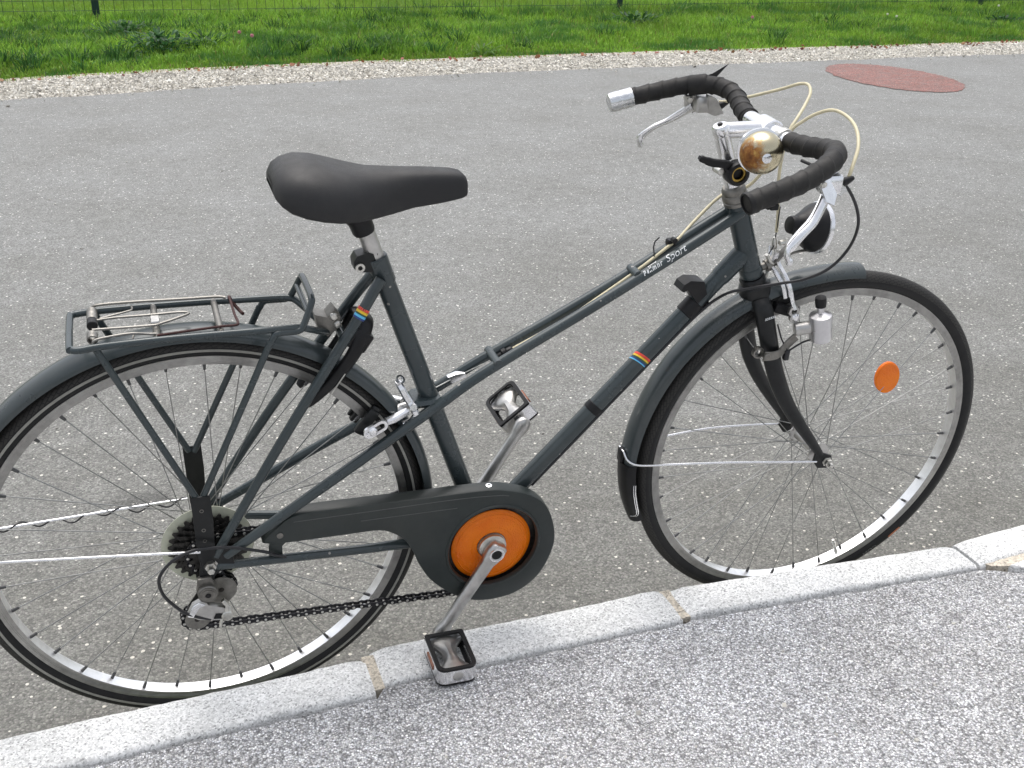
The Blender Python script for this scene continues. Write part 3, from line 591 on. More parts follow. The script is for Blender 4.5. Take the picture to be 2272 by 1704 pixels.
# lettering on the side tube: an illegible slanted script word, then "Sport"
def text_mesh(body, size, shear=0.):
    cu = bpy.data.curves.new('t', 'FONT'); cu.body = body; cu.size = size; cu.shear = shear; cu.resolution_u = 3; cu.extrude = 0
    o = bpy.data.objects.new('t', cu); COL.objects.link(o); dg = bpy.context.evaluated_depsgraph_get(); me = o.evaluated_get(dg).to_mesh()
    vs = [np.array(v.co) for v in me.vertices]; fs = [tuple(p.vertices) for p in me.polygons]; o.evaluated_get(dg).to_mesh_clear(); bpy.data.objects.remove(o); bpy.data.curves.remove(cu); return vs, fs
def on_tube(vs, c, d, r, nrm):
    t = unit(np.cross(nrm, d)); t = t if t[2] > 0 else -t
    return [c+d*v[0]+r*(nrm*math.cos(v[1]/r)+t*math.sin(v[1]/r)) for v in vs]
d_ = unit(V(.8315, -.0140, .455)-V(.6355, -.0145, .3445)); c0 = V(.6355, -.0145, .3445)+d_*.0655
vw = unit(V(-.045-.73, -1.42, 1.03-.40)); nrm = unit(vw-d_*(vw@d_)); tt_ = np.cross(nrm, d_); tt_ = tt_ if tt_[2] > 0 else -tt_
nrm = unit(nrm*math.cos(.25)-tt_*math.sin(.25))
def strokes(lines, w):
    vs = []; fs = []
    for ln_ in lines:
        P = [np.array(q, float) for q in ln_]
        for a, b in zip(P[:-1], P[1:]):
            dd = b-a; dd = dd/np.linalg.norm(dd); nn = np.array([-dd[1], dd[0]])*w/2; o = len(vs)
            vs += [np.r_[a-dd*w*.2+nn, 0], np.r_[a-dd*w*.2-nn, 0], np.r_[b+dd*w*.2-nn, 0], np.r_[b+dd*w*.2+nn, 0]]; fs.append((o, o+1, o+2, o+3))
    return vs, fs
sl = .0022
word = [[(0, 0), (sl, .0075)], [(sl, .0075), (.004, .0065), (.0035, .0035), (.0008, .003)], [(.006, .0008), (.006+sl*.8, .006)], [(.0075, .0006), (.0075+sl*.8, .006)], [(.0062, .001), (.008, .0008)], [(.0105, 0), (.0105+sl, .0085)], [(.013, 0), (.013+sl, .0085)],
        [(.016, 0), (.016+sl*.7, .0052)], [(.016+sl*.7, .0052), (.0195, .0045), (.0185, 0)], [(.0195, .0045), (.022, .0048), (.0213, 0)], [(.0245, 0), (.0245+sl*.7, .0052), (.0285, .0045), (.0272, 0)], [(.0305, 0), (.0305+sl*.7, .005), (.0345, .0048)], [(.012, .0105), (.026, .0112)], [(.0255, .0098), (.0275, .0125)]]
vs, fs = strokes(word, .00125); s_ = MB(); s_.add(on_tube(vs, c0, d_, .0089, nrm), fs); sub(frame, 'name_lettering', s_, WHITE, smooth=None)
vs, fs = text_mesh('Sport', .0165, .35); s_ = MB(); s_.add(on_tube([v+V(.0400, -.0012, 0) for v in vs], c0, d_, .0089, nrm), fs); sub(frame, 'sport_lettering', s_, WHITE, smooth=None)

# ---- saddle and post
sp_a = st_top-st_dir*.02; sp_b = V(.2560, 0, .4790)
m = MB(); sdir = unit(sp_b-st_top); m.tube([st_top-st_dir*.01, st_top+st_dir*.05], .0128, 24); part('seat_post', m, DULL)
ST = [(.1280, .030, .5585, .552), (.1300, .046, .568, .546), (.136, .060, .578, .539), (.147, .070, .585, .531), (.165, .078, .589, .5245), (.187, .081, .587, .5192), (.21, .078, .581, .515), (.235, .066, .575, .511), (.26, .050, .570, .509), (.29, .037, .568, .5105), (.32, .029, .566, .515), (.355, .0255, .5635, .5175), (.38, .0228, .5605, .5205), (.393, .0205, .5575, .5225), (.3995, .0170, .552, .5245), (.4025, .0105, .545, .527)]
rg = []; xs_ = np.array([q[0] for q in ST]); xx = [q for a, b in zip(xs_[:-1], xs_[1:]) for q in (a, (a+b)/2)]+[xs_[-1]]
def smoothcol(k): 
    ys = np.array([q[k] for q in ST]); return [float(np.interp(q, xs_, ys)) for q in xx]
for x_, w_, zt, zb in zip(xx, smoothcol(1), smoothcol(2), smoothcol(3)):
    ring_ = []
    for k in range(40):
        a = 2*math.pi*k/40; ca, sa = math.cos(a), math.sin(a)
        if sa >= 0: ex_ = float(np.interp(x_, [.26, .38], [.76, .5])); y_ = w_*math.copysign(abs(ca)**ex_, ca); z_ = zb+(zt-zb)*(.14+.86*abs(sa)**ex_)-(.001 if w_ > .05 else 0)*math.exp(-(y_/.018)**2)
        else: y_ = w_*(.985)*math.copysign(abs(ca)**.5, ca); z_ = zb+(zt-zb)*(.14*(1-abs(sa)**.8))+.012*abs(sa)*(1 if abs(ca) < .7 else 0)
        ring_.append((x_, y_, z_))
    rg.append(ring_)
m = MB(); m.loft(rg); saddle = part('saddle', m, VINYL, smooth=60)
s_ = MB(); s_.lathe(V(.2540, 0, .4805), sdir, [(.0150, -.004), (.0165, .0), (.0170, .014), (.024, .030), (.028, .045)], 24); s_.tube([(.17, -.02, .54), (.2, -.022, .528), (.31, -.014, .528), (.36, -.006, .535)], .0035, 8)
sub(saddle, 'saddle_clamp', s_, BLACK)

# ---- wheels
def spoke_mesh(hr, hy, rr, ang):
    s2 = MB(); a = R(ang); p0 = V(hr*math.sin(a), hy, hr*math.cos(a)); p1 = V(0, math.copysign(.0035, hy), rr); s2.tube([p0, p1], .00085, 6)
    dd = unit(p0-p1); s2.tube([p1-dd*.004, p1+dd*.012], [.0032, .0022], 6); me = mk('spoke', s2, SPOKE, smooth=30); me.data.materials.append(NIP)
    nface = len(me.data.polygons); k = nface//2
    for i in range(k, nface): me.data.polygons[i].material_index = 1
    d_m = me.data; bpy.data.objects.remove(me); return d_m
def wheel(name, mtx, hub_r, yn, yf, stripe):
    prof = [(.3030, -.0105), (.3028, -.0060), (.3018, 0), (.3028, .0060), (.3030, .0105), (.3060, .0112), (.3085, .0108), (.3088, .0112), (.3110, .0109), (.3113, .0113), (.3165, .0112), (.3165, .0095), (.3120, .006), (.3120, -.006), (.3165, -.0095), (.3165, -.0112), (.3113, -.0113), (.3110, -.0109), (.3088, -.0112), (.3085, -.0108), (.3060, -.0112)]
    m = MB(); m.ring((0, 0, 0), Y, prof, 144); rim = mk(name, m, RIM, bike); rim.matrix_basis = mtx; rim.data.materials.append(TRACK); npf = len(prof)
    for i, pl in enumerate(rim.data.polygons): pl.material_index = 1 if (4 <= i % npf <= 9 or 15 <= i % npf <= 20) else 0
    tp = []
    for k in range(20):
        a = math.pi*(.5-.60)+0; t = -2.55+5.10*k/19; tp.append((.3283+.0157*math.cos(t), -.0160*math.sin(t)))
    s2 = MB(); s2.ring((0, 0, 0), Y, tp, 180, uv=True); tyre = sub(rim, 'tyre', s2, TYRE, smooth=50)
    if stripe:
        s2 = MB(); s2.ring((0, 0, 0), Y, [(.3253, -.0150), (.3253, -.01645), (.3272, -.01655), (.3290, -.01635), (.3290, -.0150)], 144); sub(rim, 'reflective_stripe', s2, BOOT)
    s2 = MB(); h = max(abs(yn), abs(yf)); s2.lathe((0, yn-.004, 0), Y, [(.008, 0), (hub_r, .001), (hub_r, .0035), (hub_r*.62, .006), (.0105, .016), (.0105, (yf-yn)-.009), (hub_r*.62, (yf-yn)+.002), (hub_r, (yf-yn)+.0045), (hub_r, (yf-yn)+.007), (.008, (yf-yn)+.008)], 32)
    s2.cyl((0, -.066, 0), (0, .066, 0), .0048, 12); sub(rim, 'hub', s2, DULL)
    tyc = 0
    data = {}
    for side, hy in ((0, yn), (1, yf)):
        for dr in (-1, 1): data[(side, dr)] = spoke_mesh(hub_r-.0025, hy+math.copysign(.0012, hy)*dr, .3035, dr*57)
    for k in range(18):
        for side in (0, 1):
            dr = 1 if k % 2 == 0 else -1; o = bpy.data.objects.new('spoke', data[(side, dr)]); COL.objects.link(o); o.parent = rim; o.rotation_euler = (0, R(20*k+10*side+4), 0)
    return rim
rw = wheel('rear_wheel', LIFT.copy(), .0235, -.0180, .0340, True)
FC = Vector((1.0784, 0, .0006))
fw = wheel('front_wheel', STEER @ Matrix.Translation(FC), .0200, -.0330, .0330, False)
# spoke reflector, valve, tyre print on the front wheel (wheel-local)
s_ = MB(); rc = V(.1250, -.0185, .1320); rd = unit(V(-.30, 0, 1)); re = np.cross(rd, Y)
ov = [rc+rd*.0325*math.cos(t)+re*.0245*math.sin(t) for t in np.linspace(0, 2*math.pi, 32, endpoint=False)]
s_.loft([[q+Y*.007 for q in ov], [q+Y*.002 for q in ov], [rc+(q-rc)*.93 for q in ov]]); sub(fw, 'spoke_reflector', s_, ORANGE)
va = R(-66.3); vd = V(math.cos(va), 0, math.sin(va)); s_ = MB(); s_.lathe(vd*.304, -vd, [(.0045, -.002), (.0038, .006), (.0030, .010), (.0030, .024), (.0038, .025), (.0038, .031), (.0022, .032), (.0022, .038)], 12); sub(fw, 'valve', s_, STEEL)
def on_tyre(vs, r0, a0, y0=-.0163):
    o = []
    for v in vs:
        rr = r0+v[1]; a = a0+v[0]/r0; o.append(V(rr*math.cos(a), -(.0162-abs(rr-.3283)**2*30)-.0002, rr*math.sin(a)))
    return o
def arc_patch(r0, r1, a0, a1, n=10):
    vs = [((a-a0)*r0, rr-r0, 0) for a in np.linspace(a0, a1, n) for rr in np.linspace(r0, r1, 4)]; fs = [(i*4+j, i*4+j+1, i*4+j+5, i*4+j+4) for i in range(n-1) for j in range(3)]; return on_tyre([np.array(v) for v in vs], r0, a0), fs
TYL = simple('orange_tyre_print', (.45, .15, .07), .5, 0, .4, .3, 200)
vs, fs = arc_patch(.3290, .3345, R(-47.5), R(-42.5)); s_ = MB(); s_.add(vs, fs); sub(fw, 'tyre_label', s_, TYL, smooth=None)
TYG = simple('grey_tyre_print', (.17, .17, .17), .5, 0, .4, .3, 200)
vs, fs = text_mesh('CON', .012); s_ = MB(); s_.add(on_tyre([V(-v[0]*1.2, -v[1]*.8, 0) for v in vs], .3330, R(-52.5)), fs); sub(fw, 'tyre_lettering', s_, TYG, smooth=None)
# axle nuts
m = MB(); m.lathe((-.002, -.0705, 0), -Y, [(.011, 0), (.011, .002), (.0085, .0022), (.0085, .010), (.0055, .0105), (.0055, .020), (.004, .021)], 6); part('axle_nut', m, STEEL)
m = MB(); m.lathe((FC.x, -.0640, FC.z), -Y, [(.0095, 0), (.0095, .002), (.0078, .0022), (.0078, .009), (.0045, .0095), (.0045, .017), (.003, .018)], 6); part('axle_nut', m, STEEL, True)
m = MB(); m.lathe((FC.x, .0640, FC.z), Y, [(.0095, 0), (.0095, .002), (.0078, .0022), (.0078, .009), (.0045, .0095), (.0045, .017), (.003, .018)], 6); part('axle_nut', m, STEEL, True)

# ---- fork (straight-ahead coordinates, turned by STEER)
m = MB(); m.lathe(ax_at(.3480), -axd, [(.0190, -.002), (.0215, .001), (.0215, .008), (.0200, .010), (.0250, .014), (.0265, .022), (.0262, .040), (.0235, .054), (.016, .060)], 28)
fork = part('fork', m, SATIN, True)
for sg in (-1, 1):
    BL = [(.9110, sg*.020, .312), (.9130, sg*.034, .298), (.9232, sg*.043, .2568), (.9380, sg*.0465, .2120), (.9542, sg*.050, .1720), (.9790, sg*.052, .1270), (1.0130, sg*.055, .0800), (1.0420, sg*.058, .0430), (1.0640, sg*.0605, .0140)]
    q = cr(BL, 6); n = len(q); s_ = MB(); s_.tube(q, list(np.linspace(.0115, .0105, n//2))+list(np.linspace(.0105, .0062, n-n//2)), 18, r2=list(np.linspace(.0170, .0150, n//2))+list(np.linspace(.0150, .0070, n-n//2)), up=(0, 1, 0)); bl = sub(fork, 'fork_blade', s_, SATIN)
    s_ = MB(); y0 = sg*.0600; s_.prism([(1.052, y0, .026), (1.066, y0, .020), (1.086, y0, .012), (1.090, y0, -.004), (1.080, y0, -.014), (1.062, y0, -.012), (1.050, y0, .004)], (0, sg*.0045, 0), .03); sub(fork, 'fork_end', s_, SATIN)
# tiny white print on the blade
s_ = MB(); vs, fs = strokes([[(i*.0032, 0), (i*.0032+.0016, .0), (i*.0032+.0016, .003), (i*.0032, .003)] for i in range(6)], .0012)
s_.add([V(.9050+v[0]*.96, -.0545, .2935+v[1]+v[0]*.25) for v in vs], fs)
sub(fork, 'fork_print', s_, WHITE, smooth=None)
# headset
m = MB(); m.lathe(ax_at(.4790), axd, [(.0175, -.001), (.0200, .001), (.0200, .006), (.0185, .0075), (.0205, .009), (.0205, .016), (.0185, .019), (.0190, .021), (.0190, .026), (.0170, .030), (.0160, .031)], 32); part('headset', m, GREYST, True)

# ---- stem, bar
m = MB(); m.tube([ax_at(.505), ax_at(.592)], .0125, 24); m.lathe(ax_at(.592), axd, [(.0125, -.002), (.0138, .002), (.0138, .010), (.0110, .014), (.004, .0145)], 24)
EXT = [(.803, 0, .5960), (.84, 0, .5965), (.868, 0, .5960)]
m.tube(cr(EXT, 6), .0118, 20, r2=.0125); m.lathe((.882, -.019, .5955), Y, [(.0165, 0), (.0185, .002), (.0185, .036), (.0165, .038)], 28)
stem = part('stem', m, ALU, True)
s_ = MB(); c = ax_at(.6055); s_.cyl(c-axd*.004, c+axd*.0025, .0038, 12); sub(stem, 'stem_bolt', s_, BLACK)
HB = [(.7244, .245, .5742), (.765, .241, .585), (.81, .233, .5965), (.850, .217, .6085), (.876, .195, .6135), (.894, .168, .6125), (.898, .14, .607), (.892, .11, .601), (.8865, .085, .5975), (.885, .064, .5945)]
m = MB(); m.tube(cr([(.885, -.070, .5945), (.883, -.03, .5955), (.882, 0, .5955), (.883, .03, .5955), (.885, .070, .5945)], 6), .0127, 24); bar = part('handlebar', m, ALU, True)
def tape(P, r0, pitch, n=28):
    q = np.array(cr(P, 26)); P_, T, N, B_ = frames(q); L = np.r_[0, np.cumsum(np.linalg.norm(np.diff(P_, axis=0), axis=1))]; rg = []
    for i in range(len(P_)):
        rr = []
        for k in range(n):
            a = 2*math.pi*k/n; ph = (L[i]/pitch+k/n*.9) % 1.; rad = r0+.0017*(ph**2.5)-.0006
            rr.append(P_[i]+(N[i]*math.cos(a)+B_[i]*math.sin(a))*rad)
        rg.append(rr)
    s2 = MB(); s2.loft(rg); return s2
tR = sub(bar, 'bar_tape', tape(mir(HB), .0148, .024), TAPE, smooth=60); tL = sub(bar, 'bar_tape', tape([HB[0]]+HB[1:], .0148, .024), TAPE, smooth=60)
d0 = unit(V(*HB[0])-V(*HB[1])); e0 = V(*HB[0])
s_ = MB(); s_.lathe(e0-d0*.036, d0, [(.0150, 0), (.0165, .001), (.0163, .036), (.0150, .041), (.010, .043), (.004, .0425)], 24); sub(bar, 'foil_wrap', s_, FOIL)
d1 = unit(V(.7244, -.245, .5742)-V(.765, -.241, .585)); e1_ = V(.7244, -.245, .5742)
s_ = MB(); s_.lathe(e1_-d1*.004, d1, [(.0150, 0), (.0156, .004), (.0150, .0065), (.0125, .007), (.0125, .001), (.004, .0008)], 24); sub(bar, 'end_cap', s_, RUBBER)
s_ = MB(); s_.prism([(.868, .213, .622), (.884, .208, .628), (.906, .195, .648), (.900, .197, .640), (.884, .204, .616)], (0, -.002, .001)); s_.lathe(V(.862, .2065, .611), unit(V(.9, -.42, .2)), [(.0150, -.018), (.0166, -.016), (.0168, .012), (.0150, .014)], 20); sub(bar, 'tape_tail', s_, TAPE)
s_ = MB(); s_.sphere((.758, -.241, .566), .004, 8); s_.box((.765, -.243, .567), (.012, .008, .008)); sub(bar, 'grip_lug', s_, RUBBER)

# ---- brake levers
def lever(sg, name):
    f = lambda P: [(x, sg*y, z) for x, y, z in P]
    m2 = MB(); m2.prism(f([(.842, .207, .592), (.860, .205, .594), (.876, .209, .570), (.866, .222, .558), (.852, .222, .564)]), (0, sg*.010, 0), .05)
    m2.prism(f([(.872, .186, .598), (.886, .184, .594), (.906, .186, .566), (.893, .192, .560), (.878, .192, .566)]), (0, sg*.012, 0), .06)
    m2.box(V(.872, sg*.202, .580), (.030, .022, .026))
    o = part('brake_lever', m2, ALU if sg < 0 else DULL, True)
    BLD = f([(.861, .214, .572), (.850, .226, .560), (.832, .240, .5425), (.811, .250, .5290), (.7955, .256, .5150), (.7885, .259, .5040), (.7925, .262, .4940)])
    s2 = MB(); q = cr(BLD, 6); n = len(q); s2.tube(q, list(np.linspace(.0052, .0042, n-2))+[.0046, .0050], 12, r2=list(np.linspace(.0085, .0062, n-2))+[.0066, .0062], up=(.6, 0, .8)); s2.sphere(BLD[-1], .0056, 10); sub(o, 'lever_blade', s2, ALU)
    s2 = MB(); s2.cyl(V(.849, sg*.204, .586), V(.849, sg*.2245, .586), .0045, 14); sub(o, 'pivot_bolt', s2, STEEL)
    s2 = MB(); s2.lathe(V(.898, sg*.194, .577), unit(V(.9, 0, .35)), [(.0065, 0), (.0060, .006), (.0034, .016), (.0028, .017)], 12); sub(o, 'cable_boot', s2, BLACK)
    return o
lever(-1, 'r'); lever(1, 'l')

# ---- bell
bc = V(.8390, -.064, .5815); ba = unit(V(-.24, -.955, .04))
m = MB(); m.lathe(bc, ba, [(.0300, -.004), (.0318, -.002), (.0322, .004), (.0312, .010), (.0280, .0185), (.0220, .026), (.0140, .0310), (.0070, .0330), (.0, .0334)], 48)
bell = part('bell', m, BELL, True)
s_ = MB(); s_.lathe(bc+ba*.0325, ba, [(.0072, -.001), (.0072, .0025), (.0050, .0042), (.0, .0045)], 20); sub(bell, 'dome_nut', s_, ALU)
s_ = MB(); s_.lathe(bc-ba*.016, ba, [(.024, 0), (.0335, .004), (.0340, .010), (.030, .0115), (.028, .008)], 40); sub(bell, 'bell_base', s_, ALU)
s_ = MB(); s_.bar([bc-ba*.012, V(.860, -.045, .592), V(.884, -.042, .595)], .014, .006); s_.lathe((.884, -.052, .595), Y, [(.0150, 0), (.0158, .002), (.0158, .012), (.0150, .014)], 20); sub(bell, 'bell_bracket', s_, STEEL)

# ---- stem shifter
sc_ = V(.8201, -.030, .5410); m = MB(); m.lathe(sc_, -Y, [(.012, -.016), (.0165, -.012), (.0185, 0), (.0190, .010), (.0175, .015), (.0150, .016), (.0120, .0155), (.0118, .006), (.004, .0055)], 32); shifter = part('gear_shifter', m, BLACK, True)
s_ = MB(); s_.ring(sc_-Y*.0125, Y, [(.0118, 0), (.0118, .004), (.0088, .004), (.0088, 0)], 28); sub(shifter, 'spring_ring', s_, BRASS)
s_ = MB(); s_.ring(sc_+Y*.001, Y, [(.0196, 0), (.0196, .0025), (.0180, .0025), (.0180, 0)], 32); sub(shifter, 'steel_band', s_, STEEL)
s_ = MB(); s_.bar(cr([(.812, -.036, .551), (.797, -.036, .5560), (.778, -.036, .5590), (.763, -.036, .5640), (.7543, -.036, .5680)], 5), [.013]*6+[.012]*8+[.010]*5+[.006]*2, .0075, (0, 0, 1)); sub(shifter, 'shift_lever', s_, BLACK)
s_ = MB(); s_.cyl((.7955, -.018, .5426), (.7955, -.034, .5426), .0055, 12); s_.box((.806, -.012, .5420), (.024, .016, .012)); sub(shifter, 'clamp_bolt', s_, STEEL)

# ---- cables
CL = [(.8990, .198, .5830), (.9132, .19, .5863), (.9386, .17, .5982), (.9798, .14, .6183), (.9924, .11, .634), (.9964, .09, .637), (.9898, .07, .6292), (.971, .05, .615), (.9488, .03, .6013), (.9331, .02, .5847), (.923, .012, .545), (.922, .006, .500), (.9275, .001, .455), (.9300, 0, .425)]
m = MB(); m.tube(cr(CL, 8), .0026, 10); part('brake_cable', m, CREAM, True, label='cream brake cable looping from the far lever')
CR_ = [(.8990, -.196, .5790), (.9065, -.19, .5928), (.925, -.17, .6146), (.9392, -.14, .6303), (.9433, -.11, .6397), (.9381, -.08, .6425), (.9314, -.05, .6295), (.923, -.03, .6125), (.9144, -.02, .5983), (.905, -.002, .560), (.898, .022, .515), (.884, .036, .490), (.8437, .038, .4790), (.7979, .028, .4463), (.7600, .010, .4230), (.7360, .003, .4110), (.6952, 0, .3838), (.642, 0, .3492), (.5691, 0, .3047), (.4852, 0, .2648)]
m = MB(); m.tube(cr(CR_, 8), .0026, 10); rear_cable = part('brake_cable', m, CREAM, label='cream brake cable running from the near lever down the frame')
s_ = MB(); dd = unit(V(.4852, 0, .2648)-V(.5691, 0, .3047)); s_.lathe(V(.487, 0, .2655), dd, [(.004, 0), (.0062, .003), (.0062, .010), (.0085, .012), (.0085, .018), (.005, .020), (.004, .030)], 14); sub(rear_cable, 'cable_adjuster', s_, BLACK)
s_ = MB(); s_.tube([(.470, 0, .257), (.4050, .012, .2235), (.345, .0, .205), (.3235, -.010, .1960)], .0009, 6); sub(rear_cable, 'inner_wire', s_, STEEL)
s_ = MB(); s_.tube([(.7300, .018, .424), (.722, .016, .4185), (.7175, .010, .412), (.7155, .0, .400)], .0012, 6); s_.box((.7470, .010, .4180), (.014, .014, .010)); s_.cyl((.7430, -.002, .428), (.7430, -.012, .428), .0045, 10); sub(rear_cable, 'cable_clip', s_, BLACK)
s_ = MB(); s_.prism([(.385, .010, .222), (.398, .006, .229), (.412, .006, .229), (.415, .006, .222), (.402, .006, .217), (.390, .006, .213)], (0, .010, 0), .05); sub(rear_cable, 'wire_anchor', s_, ALU)
BC = [(.870, -.120, .583), (.888, -.150, .577), (.9005, -.16, .5715), (.9288, -.16, .551), (.9596, -.15, .5155), (.977, -.14, .48), (.9795, -.125, .4386), (.9624, -.11, .4016), (.9321, -.095, .3807), (.899, -.08, .3702), (.8579, -.06, .3573), (.8351, -.045, .3468), (.8255, -.025, .3280), (.812, -.016, .3105), (.78, -.013, .278), (.70, -.012, .192), (.60, -.012, .085), (.53, -.010, .008)]
m = MB(); m.tube(cr(BC, 8), .0024, 10); part('gear_cable', m, CABLE, label='black gear cable bowing in front of the head tube')
# hook clamp on the down tube
m = MB(); m.prism([(.7637, -.014, .3420), (.7680, -.014, .3520), (.7790, -.014, .3580), (.8035, -.014, .3545), (.8120, -.014, .3300), (.8191, -.014, .3120), (.8110, -.014, .3060), (.8000, -.014, .3120), (.7880, -.014, .3280), (.7800, -.014, .3360), (.7750, -.014, .3420), (.7690, -.014, .3390)], (0, .028, 0), .0)
hook = part('hook_clamp', m, BLACK)
s_ = MB(); s_.cyl((.8155, -.018, .3110), (.8155, .016, .3110), .0042, 12); sub(hook, 'bolt', s_, STEEL)
s_ = MB(); cq = dt_b+dt_u*((V(.79, 0, .30)-dt_b)@dt_u); s_.lathe(cq-dt_u*.010, dt_u, [(.0150, 0), (.0170, .001), (.0170, .026), (.0150, .027)], 24); sub(hook, 'clamp_ring', s_, BLACK)

# ---- front brake
pv = V(.9300, 0, .3690); m = MB(); m.cyl(V(.905, 0, .362), V(.945, 0, .374), .0065, 14); m.lathe(V(.921, 0, .366), unit(V(.93, 0, .36)), [(.010, 0), (.0105, .002), (.0105, .008), (.010, .010)], 18); fbrake = part('front_brake', m, GREYST, True)
def arms(parent, A, mat):
    for P, w_, h_ in A:
        s2 = MB(); q = cr(P, 6); s2.bar(q, w_ if np.ndim(w_) == 0 else np.interp(np.linspace(0, 1, len(q)), np.linspace(0, 1, len(w_)), w_), h_, (0, 1, 0)); sub(parent, 'brake_arm', s2, mat)
arms(fbrake, [([(.9300, .012, .3960), (.9280, 0, .3720), (.9330, -.016, .3600), (.9420, -.028, .3420), (.9480, -.033, .3210)], .008, .007),
              ([(.9360, -.004, .3880), (.9400, -.010, .3700), (.9450, -.026, .3560), (.9510, -.036, .3400), (.9565, -.041, .3190), (.9620, -.046, .3050)], .009, .007),
              ([(.9300, -.012, .3960), (.9280, 0, .3720), (.9330, .016, .3600), (.9420, .028, .3420), (.9500, .040, .3200), (.9600, .045, .2930)], .009, .007)], ALU)
s_ = MB(); s_.ring((.9605, -.0450, .3020), Y, [(.0092, -.003), (.0092, .003), (.0050, .003), (.0050, -.003)], 20); s_.ring((.9640, -.0455, .2900), Y, [(.0092, -.003), (.0092, .003), (.0050, .003), (.0050, -.003)], 20); sub(fbrake, 'arm_slot', s_, DULL)
s_ = MB(); s_.lathe((.9636, -.0480, .2918), -Y, [(.0045, -.012), (.0070, 0), (.0070, .003), (.0045, .006), (.0, .0068)], 16); sub(fbrake, 'shoe_nut', s_, ALU)
for sg in (-1, 1):
    s_ = MB(); s_.box((.962, sg*.0185, .2945), (.050, .011, .012), np.array(Matrix.Rotation(R(20), 3, 'Y'))); s_.box((.955, sg*.026, .2945), (.038, .006, .015), np.array(Matrix.Rotation(R(20), 3, 'Y'))); sub(fbrake, 'brake_shoe', s_, RUBBER)
s_ = MB(); s_.tube([(.9260, -.004, .470), (.9285, -.002, .435), (.930, 0, .4115)], .0010, 6); s_.tube([(.9300, 0, .4115), (.9280, -.003, .402), (.9210, -.006, .393), (.9190, -.004, .382)], .0010, 6); sub(fbrake, 'inner_wire', s_, CABLE)
s_ = MB(); s_.lathe((.9310, 0, .400), unit(V(-.15, 0, 1)), [(.003, -.006), (.0042, -.004), (.0042, .010), (.0028, .012), (.0028, .016)], 12); s_.cyl((.934, -.008, .4085), (.944, -.008, .4095), .0048, 8); s_.bar([(.917, -.004, .388), (.923, -.005, .378), (.930, -.005, .3715)], .009, .005, (0, 1, 0)); sub(fbrake, 'adjuster', s_, STEEL)
# ---- headlight on the brake bolt
fd = unit(V(.985, .03, -.17)); hc = V(.9900, -.006, .4320)
m = MB(); m.lathe(hc-fd*.012, fd, [(.014, -.022), (.018, -.018), (.026, -.006), (.036, .006), (.0405, .014), (.0405, .018)], 36); m.lathe(hc-fd*.046, fd, [(.004, 0), (.0135, .002), (.0150, .006), (.0145, .022), (.0135, .026)], 24)
head = part('headlight', m, BLACK, True)
s_ = MB(); s_.ring(hc+fd*.005, fd, [(.0400, 0), (.0425, .001), (.0425, .008), (.0395, .010), (.0380, .004)], 40); sub(head, 'chrome_rim', s_, ALU)
LENS = simple('headlight_lens', (.75, .76, .74), .12, 0, .8, .05, 60)
s_ = MB(); s_.lathe(hc+fd*.007, fd, [(.0382, 0), (.0375, .003), (.024, .008), (.0, .0105)], 36); sub(head, 'lens', s_, LENS)
s_ = MB(); s_.bar(cr([(.9350, -.006, .378), (.9440, -.008, .392), (.9560, -.008, .404), (.9700, -.007, .410)], 5), .014, .004, (0, 1, 0)); s_.tube([(.9960, -.008, .392), (.975, -.012, .394), (.958, -.014, .392), (.945, -.014, .384)], .0022, 8); sub(head, 'bracket', s_, GREYST)
# ---- dynamo
dax = unit(V(-.20, 0, .98)); dc = V(1.0050, -.064, .2790)
m = MB(); m.lathe(dc, dax, [(.015, -.0245), (.0185, -.0235), (.0192, -.018), (.0192, .018), (.0180, .0215), (.0095, .025), (.0062, .0270), (.0058, .042)], 32); dyn = part('dynamo', m, DYN, True)
s_ = MB(); s_.lathe(dc+dax*.036, dax, [(.0055, 0), (.0088, .002), (.0095, .012), (.0088, .0185), (.004, .0215), (.0, .022)], 20); sub(dyn, 'roller', s_, RUBBER)
s_ = MB(); s_.cyl(V(.9650, -.050, .2700), V(.9930, -.058, .2760), .0112, 20); sub(dyn, 'pivot_barrel', s_, DULL)
s_ = MB(); s_.bar(cr([(.905, -.0700, .2360), (.918, -.0690, .2345), (.934, -.064, .2330), (.946, -.056, .2350), (.960, -.050, .2440), (.972, -.050, .2560)], 4), .003, .016, (0, 1, 0)); s_.cyl((.9095, -.0685, .2355), (.9095, -.0745, .2355), .0062, 8); s_.ring((.8985, -.060, .2390), V(0, 1, .0), [(.010, -.004), (.010, .004), (.007, .004), (.007, -.004)], 18); sub(dyn, 'bracket', s_, GREYST)
s_ = MB(); s_.tube(cr([(1.016, -.064, .2525), (1.0, -.06, .2530), (.985, -.056, .2480), (.968, -.055, .2380), (.957, -.053, .2280), (.955, -.052, .2180)], 5), .0017, 8); s_.tube([(.957, -.053, .2340), (.944, -.050, .2560), (.935, -.046, .2800)], .0014, 6); s_.box((1.017, -.064, .2520), (.010, .010, .006)); s_.box((.9575, -.0535, .2250), (.009, .009, .018)); sub(dyn, 'light_wire', s_, CABLE)

